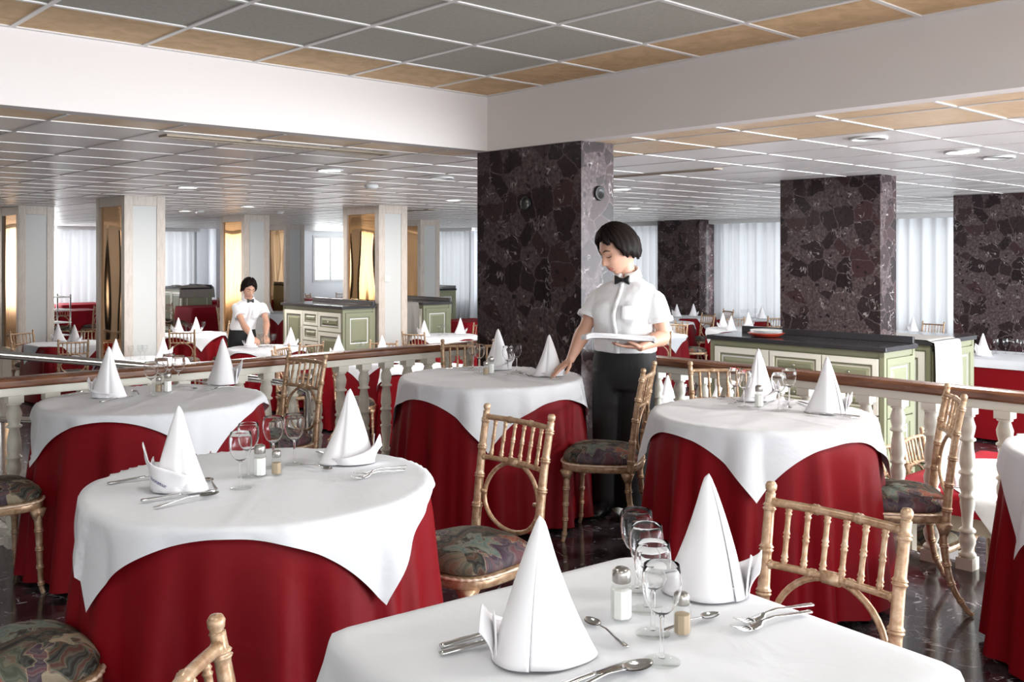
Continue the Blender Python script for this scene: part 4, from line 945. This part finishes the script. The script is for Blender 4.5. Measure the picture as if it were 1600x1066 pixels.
def remesh(name, mb, mats, voxel, parent=None, smooth=4, disp=None):
    me = mb.mesh(name+'_raw', mats); o = bpy.data.objects.new(name, me); C.objects.link(o)
    m1 = o.modifiers.new('r', 'REMESH'); m1.mode = 'VOXEL'; m1.voxel_size = voxel; m1.use_smooth_shade = True
    m2 = o.modifiers.new('s', 'SMOOTH'); m2.factor = .5; m2.iterations = smooth
    bpy.context.view_layer.update(); dg = bpy.context.evaluated_depsgraph_get()
    nm = bpy.data.meshes.new_from_object(o.evaluated_get(dg), depsgraph=dg); nm.name = name
    o.modifiers.clear(); o.data = nm; bpy.data.meshes.remove(me)
    if not nm.materials:
        for m_ in (mats if isinstance(mats, (list, tuple)) else [mats]): nm.materials.append(M[m_])
    if disp:
        nrm = [v.normal.copy() for v in nm.vertices]
        for v, n_1 in zip(nm.vertices, nrm): v.co += n_1*disp(v.co)
    for p_ in nm.polygons: p_.use_smooth = True
    o.parent = parent; return o
def hand(b, wr, fdir, palm, thumb_side, curl=(.25, .3, .35, .4), spread=.10, thumb_out=.75, s=1.0):
    """palm, four unequal jointed fingers and a thumb leaving the side of the palm"""
    f = Vector(fdir).normalized(); n_ = Vector(palm); n_ = (n_-f*n_.dot(f)).normalized(); t = f.cross(n_).normalized()
    if t.dot(Vector(thumb_side)) < 0: t = -t
    w_ = Vector(wr); P = lambda a, c, d: w_+(f*a+t*c+n_*d)*s
    secs = [(-.012, .026, .019), (.012, .028, .017), (.04, .037, .0155), (.07, .041, .014), (.088, .040, .011)]
    b.loft([[P(a, hw*math.cos(2*PI*j/14), hd*math.sin(2*PI*j/14)+.002) for j in range(14)] for a, hw, hd in secs])
    for k, (off, ln, r) in enumerate(((.030, .070, .0085), (.0105, .078, .0088), (-.0095, .073, .0085), (-.0285, .058, .0075))):
        ang = spread*(off/.03); base = P(.080, off, 0); d = (f+t*ang).normalized(); pts = [P(.06, off*.9, 0), base]; c = curl[k]; a = 0; p_ = base
        for q, fr in ((0, .45), (1, .30), (2, .25)):
            a += c*(.7 if q == 0 else 1.0); dd = d*math.cos(a)+n_*math.sin(a); p_ = p_+dd*ln*fr*s; pts.append(p_)
        b.tube(curve(pts, 4), [r*s*(1.05-.3*i/16)*(1+.07*gs(i % 4, 1)) for i in range(17)], 10)
        b.lathe([(.0001, -r*.7*s), (r*.55*s, -r*.4*s), (r*.7*s, 0), (r*.55*s, r*.4*s), (.0001, r*.7*s)], 8, pts[-1])
    p0 = P(.018, .024, .004); d1 = (f*.62+t*thumb_out+n_*.25).normalized(); d2 = (f*.9+t*.35+n_*.3).normalized(); d3 = (f+t*.1+n_*.35).normalized()
    pts = [P(.005, .012, .003), p0, p0+d1*.034*s, p0+d1*.034*s+d2*.030*s, p0+d1*.034*s+d2*.030*s+d3*.024*s]
    b.tube(curve(pts, 4), [.0125*s, .0128*s, .0128*s, .0125*s, .012*s, .0118*s, .0115*s, .011*s, .0105*s, .0104*s, .0102*s, .010*s, .0098*s, .0095*s, .009*s, .0082*s, .006*s], 10)
def person(label, lat, d, z0, sp):
    """figure in a frame of its own: x to the viewer's right, y away from the viewer, z up from the soles"""
    ox, oy = cam_xy(lat, d); RZ = math.atan2(RT[1], RT[0])
    fy = sp['yaw']; f = Vector((math.sin(fy), -math.cos(fy), 0)); l = Vector((math.cos(fy), math.sin(fy), 0))
    def ring(c, hw, hd, n=28, pw=2.3, grow=0, front=0):
        out = []
        for j in range(n):
            a = 2*PI*j/n; x = math.copysign(abs(math.cos(a))**(2/pw), math.cos(a))*(hw+grow); y = math.copysign(abs(math.sin(a))**(2/pw), math.sin(a))
            y *= (hd+grow)+(front if y > 0 else 0)
            out.append(Vector(c)+l*x+f*y)
        return out
    body = MB(); shirt = MB(); pants = MB()
    T = sp['torso']
    body.loft([ring((x, y, z), hw, hd, 24, 2.2, -.014) for x, y, z, hw, hd in sp['hips'][::-1]]+[ring((x, y, z), hw, hd, 24, 2.2, -.014) for x, y, z, hw, hd in T[1:]])
    shirt.loft([ring((x, y, z), hw, hd) for x, y, z, hw, hd in T])
    for sx, bz, bw in sp.get('bust', ()):                       # soft chest volume under the shirt
        x, y, z, hw, hd = T[3]; c = Vector((x, y, bz))+l*sx+f*(hd-.045)
        shirt.loft([[c+l*(bw*r_*math.cos(2*PI*j/16))+Vector((0, 0, bw*r_*math.sin(2*PI*j/16)))+f*dd for j in range(16)] for r_, dd in ((1.0, 0), (.9, .02), (.65, .038), (.3, .047), (.05, .05))])
    nb, nt = Vector(sp['neck'][0]), Vector(sp['neck'][1]); body.tube([nb-Vector((0, 0, .05)), nb, nb.lerp(nt, .5), nt], [.066, .056, .053, .055], 20)
    hs = sp['hs']; hf = Vector((math.sin(sp['hyaw']), -math.cos(sp['hyaw']), 0)); HM = Matrix.Translation(sp['head']) @ frame_from(hf, pitch=sp['pitch'], roll=sp.get('roll', 0)) @ Matrix.Scale(hs, 4)
    grid_sphere(lambda az, el: HM @ head_pt(az, el), body)
    for sx in (-1, 1):                                          # ears
        e = MB(); e.loft([[(sx*(.068+.010*t_), -.012+.017*k_*math.cos(2*PI*j/12)-.006*t_, -.008+.031*k_*math.sin(2*PI*j/12)) for j in range(12)] for t_, k_ in ((0, .8), (.5, 1.0), (1.0, 1.0), (1.1, .7))]); e.xform(HM); body.add(e.v, e.f)
    for S_, E_, W_, hd_, pal, ths, cur in sp['arms']:
        S_, E_, W_ = Vector(S_), Vector(E_), Vector(W_); Wt = W_+(W_-E_).normalized()*.012
        body.tube(curve([S_, S_.lerp(E_, .5), E_, E_.lerp(W_, .35), E_.lerp(W_, .75), Wt], 5), [.050-.013*min(1, i/9) if i < 10 else .041+.004*gs(i-13, 3)-.0165*sstep(13, 25, i) for i in range(26)], 16)
        hand(body, W_, hd_, pal, ths, cur, s=sp.get('hand', 1.0))
        se = S_.lerp(E_, sp['sleeve']); ax = (E_-S_).normalized()
        shirt.tube([S_-ax*.045+Vector((0, 0, -.012)), S_, S_.lerp(E_, sp['sleeve']*.5), se], [.03, .053, .064, .072], 20)
    for pts, rad in sp['legs']:
        pants.tube(curve(pts, 4), [rad[min(len(rad)-1, i//4)]+(rad[min(len(rad)-1, i//4+1)]-rad[min(len(rad)-1, i//4)])*(i % 4)/4 for i in range((len(pts)-1)*4+1)], 20)
        body.tube(curve([Vector(p_) for p_ in pts[:-1]]+[Vector((pts[-1][0], pts[-1][1], .035))], 4), [max(.03, .75*rad[min(len(rad)-1, i//4)]) for i in range((len(pts)-1)*4+1)], 14)
    pants.loft([ring((x, y, z), hw, hd, 28, 2.2) for x, y, z, hw, hd in sp['hips']])
    root = remesh('person', body, ['skin', 'lip', 'lash'], .0048, None, 2)
    root.location = (ox, oy, z0); root.rotation_euler = (0, 0, RZ); tag(root, label, 'person', 'waitresses')
    inv = HM.inverted()
    for p_ in root.data.polygons:
        q = inv @ p_.center
        if q.y > .05 and abs(q.x) < .024-.0*abs(q.z) and -.0745 < q.z < -.0535-.0035*gs(q.x, .004) and (abs(q.x)/.025)**2+((q.z+.064)/.0105)**2 < 1: p_.material_index = 1
    wr = lambda co: .0035*mnoise.noise(co*9)+.003*mnoise.noise(Vector((co.x*16, co.y*16, co.z*7)))+.0016*mnoise.noise(Vector((co.x*30, co.y*30, co.z*12)))
    sh = remesh('shirt', shirt, 'shirt', .007, root, 6, wr)
    pn = remesh('trousers', pants, 'black_cloth', .008, root, 5, lambda co: .004*mnoise.noise(Vector((co.x*10, co.y*10, co.z*5))))
    # sleeve hems, collar, placket, buttons, pocket
    for S_, E_, W_, *_r in sp['arms']:
        S_, E_ = Vector(S_), Vector(E_); se = S_.lerp(E_, sp['sleeve']); ax = (E_-S_).normalized(); u = ax.orthogonal().normalized(); v_ = ax.cross(u)
        MB().loft([[se+ax*a_+(u*math.cos(2*PI*j/24)+v_*math.sin(2*PI*j/24))*r_ for j in range(24)] for a_, r_ in ((-.02, .0715), (-.018, .0745), (.006, .0755), (.007, .070))], cap=False).build('sleeve_hem', 'shirt', sh)
    ck = MB(); cn = Vector(sp['collar']); tilt = sp.get('ctilt', .25)
    cr = lambda r_, z_, gap, n=26: [cn+l*(r_*math.sin(gap+(2*PI-2*gap)*j/n))+f*(r_*.98*math.cos(gap+(2*PI-2*gap)*j/n))+Vector((0, 0, z_+tilt*-.04*math.cos(gap+(2*PI-2*gap)*j/n))) for j in range(n+1)]
    ck.loft([cr(.064, -.014, .08), cr(.060, .02, .10), cr(.060, .040, .14), cr(.064, .042, .2), cr(.078, .008, .22), cr(.083, -.006, .16)], cap=False, closed=False); ck.build('collar', 'shirt', sh, solid=.003)
    fr_ = lambda k_: Vector(T[k_][:3])+f*(T[k_][4]+.004)
    bt = cn+f*.080+Vector((0, 0, .002-.03*tilt))
    pl = curve([bt-Vector((0, 0, .012))]+[fr_(k_)+(f*.024 if sp.get('bust') and k_ in (3,) else f*(.012 if sp.get('bust') and k_ in (2, 4) else 0)) for k_ in range(len(T)-3, -1, -1)], 5)
    MB().loft([[p_-l*.014-f*.003, p_-l*.013+f*.001, p_+l*.013+f*.001, p_+l*.014-f*.003] for p_ in pl], cap=False, closed=False).build('placket', 'shirt', sh)
    for i in range(3, len(pl)-2, 5):
        MB().lathe([(.0, .0015), (.0045, .0014), (.005, 0)], 10).xform(Matrix.Translation(pl[i]+f*.0035) @ f.to_track_quat('Z', 'Y').to_matrix().to_4x4()).build('button', 'china', sh)
    x_, y_, z_, hw_, hd_ = T[3]
    pk = [[Vector((x_, y_, 0))+l*(.045+.085*i/8)+f*(hd_*(1-((.045+.085*i/8)/hw_)**2.3)**.5+.021*gs((.045+.085*i/8)-.07, .06)+.004)+Vector((0, 0, z_-.015+.075*k/5)) for i in range(9)] for k in range(6)]
    MB().loft(pk, cap=False, closed=False).build('shirt_pocket', 'shirt', sh, solid=.0025)
    bw = MB()
    for sx in (-1, 1):
        bw.loft([[bt+l*(sx*x_)+Vector((0, 0, h_*math.cos(2*PI*j/10)))+f*(t_*math.sin(2*PI*j/10)) for j in range(10)] for x_, h_, t_ in ((.003, .009, .009), (.012, .013, .011), (.026, .021, .011), (.040, .026, .008), (.044, .025, .005))])
    bw.loft([[bt+l*x_+Vector((0, 0, .011*math.cos(2*PI*j/10)))+f*(.013*math.sin(2*PI*j/10)) for j in range(10)] for x_ in (-.010, -.007, .007, .010)])
    bw.build('bow_tie', 'satin', root)
    # face details
    for sx in (-1, 1):
        def on_head(x, z, o_):                                  # a spot on the front of the head
            el = math.asin(max(-1, min(1, z/.117))); az = math.asin(max(-1, min(1, x/(.074*math.cos(el)*(1-.30*sstep(0, -.115, z)))))); p_ = head_pt(az, el); return p_+Vector((0, o_, 0))
        MB().tube([HM @ on_head(sx*(.014+.033*t_), .0295+.006*math.sin(PI*min(1, t_*1.1))-.003*t_, .0015) for t_ in [i/9 for i in range(10)]], [hs*(.0012+.0026*math.sin(PI*(.12+.8*i/9))) for i in range(10)], 8).build('eyebrow', 'brow', root)
        MB().tube([HM @ on_head(sx*(.0185+.025*t_), .0015-.0045*math.sin(PI*t_), .0018) for t_ in [i/9 for i in range(10)]], [hs*(.0009+.0014*math.sin(PI*(.1+.8*i/9))) for i in range(10)], 6).build('eyelashes', 'lash', root)
    hr = MB(); hb = sp['hair']
    def hair_pt(u, v, lift):
        az = -PI+2*PI*u; lo = hb['edge'](az); el = lo+(PI/2-lo)*v; p_ = head_pt(az, max(el, -.25)); h_ = math.hypot(p_.x, p_.y)
        vol = hb['vol']*(.75+.35*sstep(-.5, .9, el)) + hb.get('side', 0)*gs(el+.1, .5)
        if el < -.25: p_.z = .117*math.sin(el)*hb.get('drop', 1.0)
        k_ = 1+(vol+lift)/max(.03, p_.length); st = .0024*math.sin(az*23+3*math.sin(el*3)+1.5*math.sin(az*5))+.0016*math.sin(az*61+4*math.sin(el*2))
        tip = -.010*(1-sstep(0, .12, v))
        return HM @ (Vector((p_.x, p_.y, p_.z))*(k_+(st+tip)/max(.05, p_.length)))
    hr.grid(lambda u, v: hair_pt(u, v, 0), 130, 34); hr.build('hair', 'hair', root, solid=.012*hs)
    for sx, (fx, fy_, fa) in zip((-1, 1), sp['feet']):
        R_ = Matrix.Translation((fx, fy_, 0)) @ Matrix.Rotation(fa, 4, 'Z'); q = MB()
        q.loft([[(hw*math.cos(2*PI*j/16), yy, max(0, zc+hh*math.sin(2*PI*j/16))) for j in range(16)] for yy, hw, hh, zc in ((.075, .012, .02, .035), (.06, .032, .04, .04), (.0, .036, .05, .045), (-.06, .040, .038, .034), (-.12, .044, .03, .026), (-.165, .036, .024, .02), (-.185, .012, .012, .016))]).xform(R_).build('shoe', 'shoe', root)
    return root
def bob(az):
    a = abs(az)
    return .70-.20*sstep(.2, .9, a)-.66*sstep(.98, 1.3, a)-.40*sstep(1.35, 2.1, a)+.12*math.sin(az*1.6+.6)*(1-sstep(.6, 1.1, a))+.06*math.sin(az*13)*(1-sstep(.6, 1.2, a))+.06*math.sin(az*19)+.04*math.sin(az*41)
def crop(az):
    a = abs(az)
    return .62-.30*sstep(.25, .85, a)-.60*sstep(.9, 1.3, a)-.50*sstep(1.5, 2.0, a)+.08*math.sin(az*2+.5)+.05*math.sin(az*11+1)*(1-sstep(.6, 1.0, a))
W1 = dict(yaw=R(-28), hyaw=R(-60), pitch=R(24), roll=R(-3), hs=1.12, head=(-.018, -.02, 1.474), neck=((.042, .012, 1.29), (.016, .0, 1.40)), collar=(.036, .004, 1.325), ctilt=.6,
    torso=[(.027, 0, .905, .176, .128), (.026, 0, .955, .180, .136), (.020, 0, 1.03, .172, .130), (.014, -.004, 1.11, .174, .132), (.020, -.003, 1.17, .180, .126), (.030, 0, 1.23, .182, .108), (.036, .004, 1.272, .158, .088), (.040, .006, 1.30, .105, .07), (.042, .006, 1.325, .066, .062)],
    bust=((-.07, 1.12, .085), (.07, 1.12, .085)),
    hips=[(.027, .005, .955, .168, .118), (.025, .008, .90, .178, .128), (.022, .012, .83, .188, .136), (.020, .012, .76, .186, .130), (.018, .01, .70, .172, .115)],
    legs=[([(-.062, .02, .80), (-.066, .02, .62), (-.072, .015, .45), (-.078, .03, .25), (-.082, .03, .03)], [.098, .098, .086, .082, .088]), ([(.092, -.02, .80), (.088, -.02, .62), (.078, -.03, .45), (.070, -.02, .25), (.062, -.02, .03)], [.100, .100, .088, .083, .089])],
    arms=[((-.118, .072, 1.212), (-.205, .03, 1.02), (-.285, -.02, .862), (-.75, -.25, -.55), (.3, .1, -.9), (.3, -.9, .1), (.10, .12, .15, .2)),
          ((.180, -.082, 1.212), (.222, -.10, 1.00), (.075, -.26, .955), (-1, -.12, .06), (0, .05, 1), (-.2, -1, .1), (.12, .12, .14, .18))], sleeve=.62,
    feet=[(-.085, .0, R(-30)), (.06, -.05, R(-20))], hair=dict(edge=bob, vol=.022, side=.006, drop=.95))
w1 = person('woman with a dark bob, white shirt and bow tie, holding folded napkins', .614, 5.46, 0, W1)
W2 = dict(yaw=R(33), hyaw=R(36), pitch=R(30), roll=R(3), hs=1.10, head=(.030, -.16, 1.515), neck=((.00, -.05, 1.315), (.02, -.13, 1.44)), collar=(.006, -.065, 1.365), ctilt=.9,
    torso=[(-.10, .02, .95, .170, .125), (-.098, .02, 1.0, .172, .130), (-.07, .0, 1.08, .165, .125), (-.04, -.02, 1.16, .176, .13), (-.02, -.035, 1.22, .186, .122), (-.008, -.045, 1.275, .182, .10), (-.002, -.05, 1.315, .15, .08), (.002, -.055, 1.345, .10, .066), (.005, -.06, 1.365, .064, .06)],
    bust=((-.07, 1.17, .08), (.07, 1.17, .08)),
    hips=[(-.10, .02, 1.0, .160, .112), (-.105, .03, .94, .172, .122), (-.11, .04, .86, .184, .134), (-.11, .04, .78, .180, .126), (-.11, .04, .72, .168, .11)],
    legs=[([(-.19, .0, .82), (-.19, .0, .62), (-.185, .0, .45), (-.18, .02, .25), (-.18, .02, .03)], [.098, .098, .086, .080, .084]), ([(-.03, .07, .82), (-.03, .07, .62), (-.03, .07, .45), (-.03, .08, .25), (-.03, .08, .03)], [.098, .098, .086, .080, .084])],
    arms=[((-.15, -.12, 1.265), (.0, -.28, 1.03), (.155, -.43, .885), (.6, -.5, -.45), (-.2, .3, -.9), (.4, .7, .0), (.35, .4, .45, .5)),
          ((.155, .06, 1.265), (.24, -.06, 1.04), (.29, -.30, .89), (.35, -.75, -.4), (0, 0, -1), (-.8, -.3, 0), (.35, .4, .45, .5))], sleeve=.50,
    feet=[(-.18, .0, R(30)), (-.03, .06, R(30))], hair=dict(edge=crop, vol=.014, side=.0, drop=1.0))
w2 = person('woman with short dark hair, white shirt and bow tie, bending over a table', (390-800)/F*12.9, 12.9, LOW, W2)
# the folded napkins the first waitress carries
def pile(u, v, k, flip):
    x = -.185+.37*u; yy = -.105+.21*v; e = math.sin(PI*min(1, max(0, u)))
    z = .0085*k+.006*math.sin(u*5+1)*(.5+.5*v)+.004*math.sin(v*5+u*4); ends = .010*gs(u, .05)
    return (x, yy+.004*math.sin(u*9+k), z-.012*(u > .97)+(ends if flip else -ends))
th_ = Vector(cam_xy(.614-.052+.0, 5.46-.305)); 
t = thing('napkin_pile', 'stack of folded white napkins carried on the standing waitress\'s forearm', 'napkins', (th_.x, th_.y, 1.002), math.atan2(RT[1], RT[0])+R(2))
t.rotation_euler = (R(-5), R(1.5), math.atan2(RT[1], RT[0])+R(2))
for k in range(3): MB().grid(lambda u, v: pile(u, v, k, 0), 30, 14).build('folded_napkin', 'napkin', t, solid=.008)
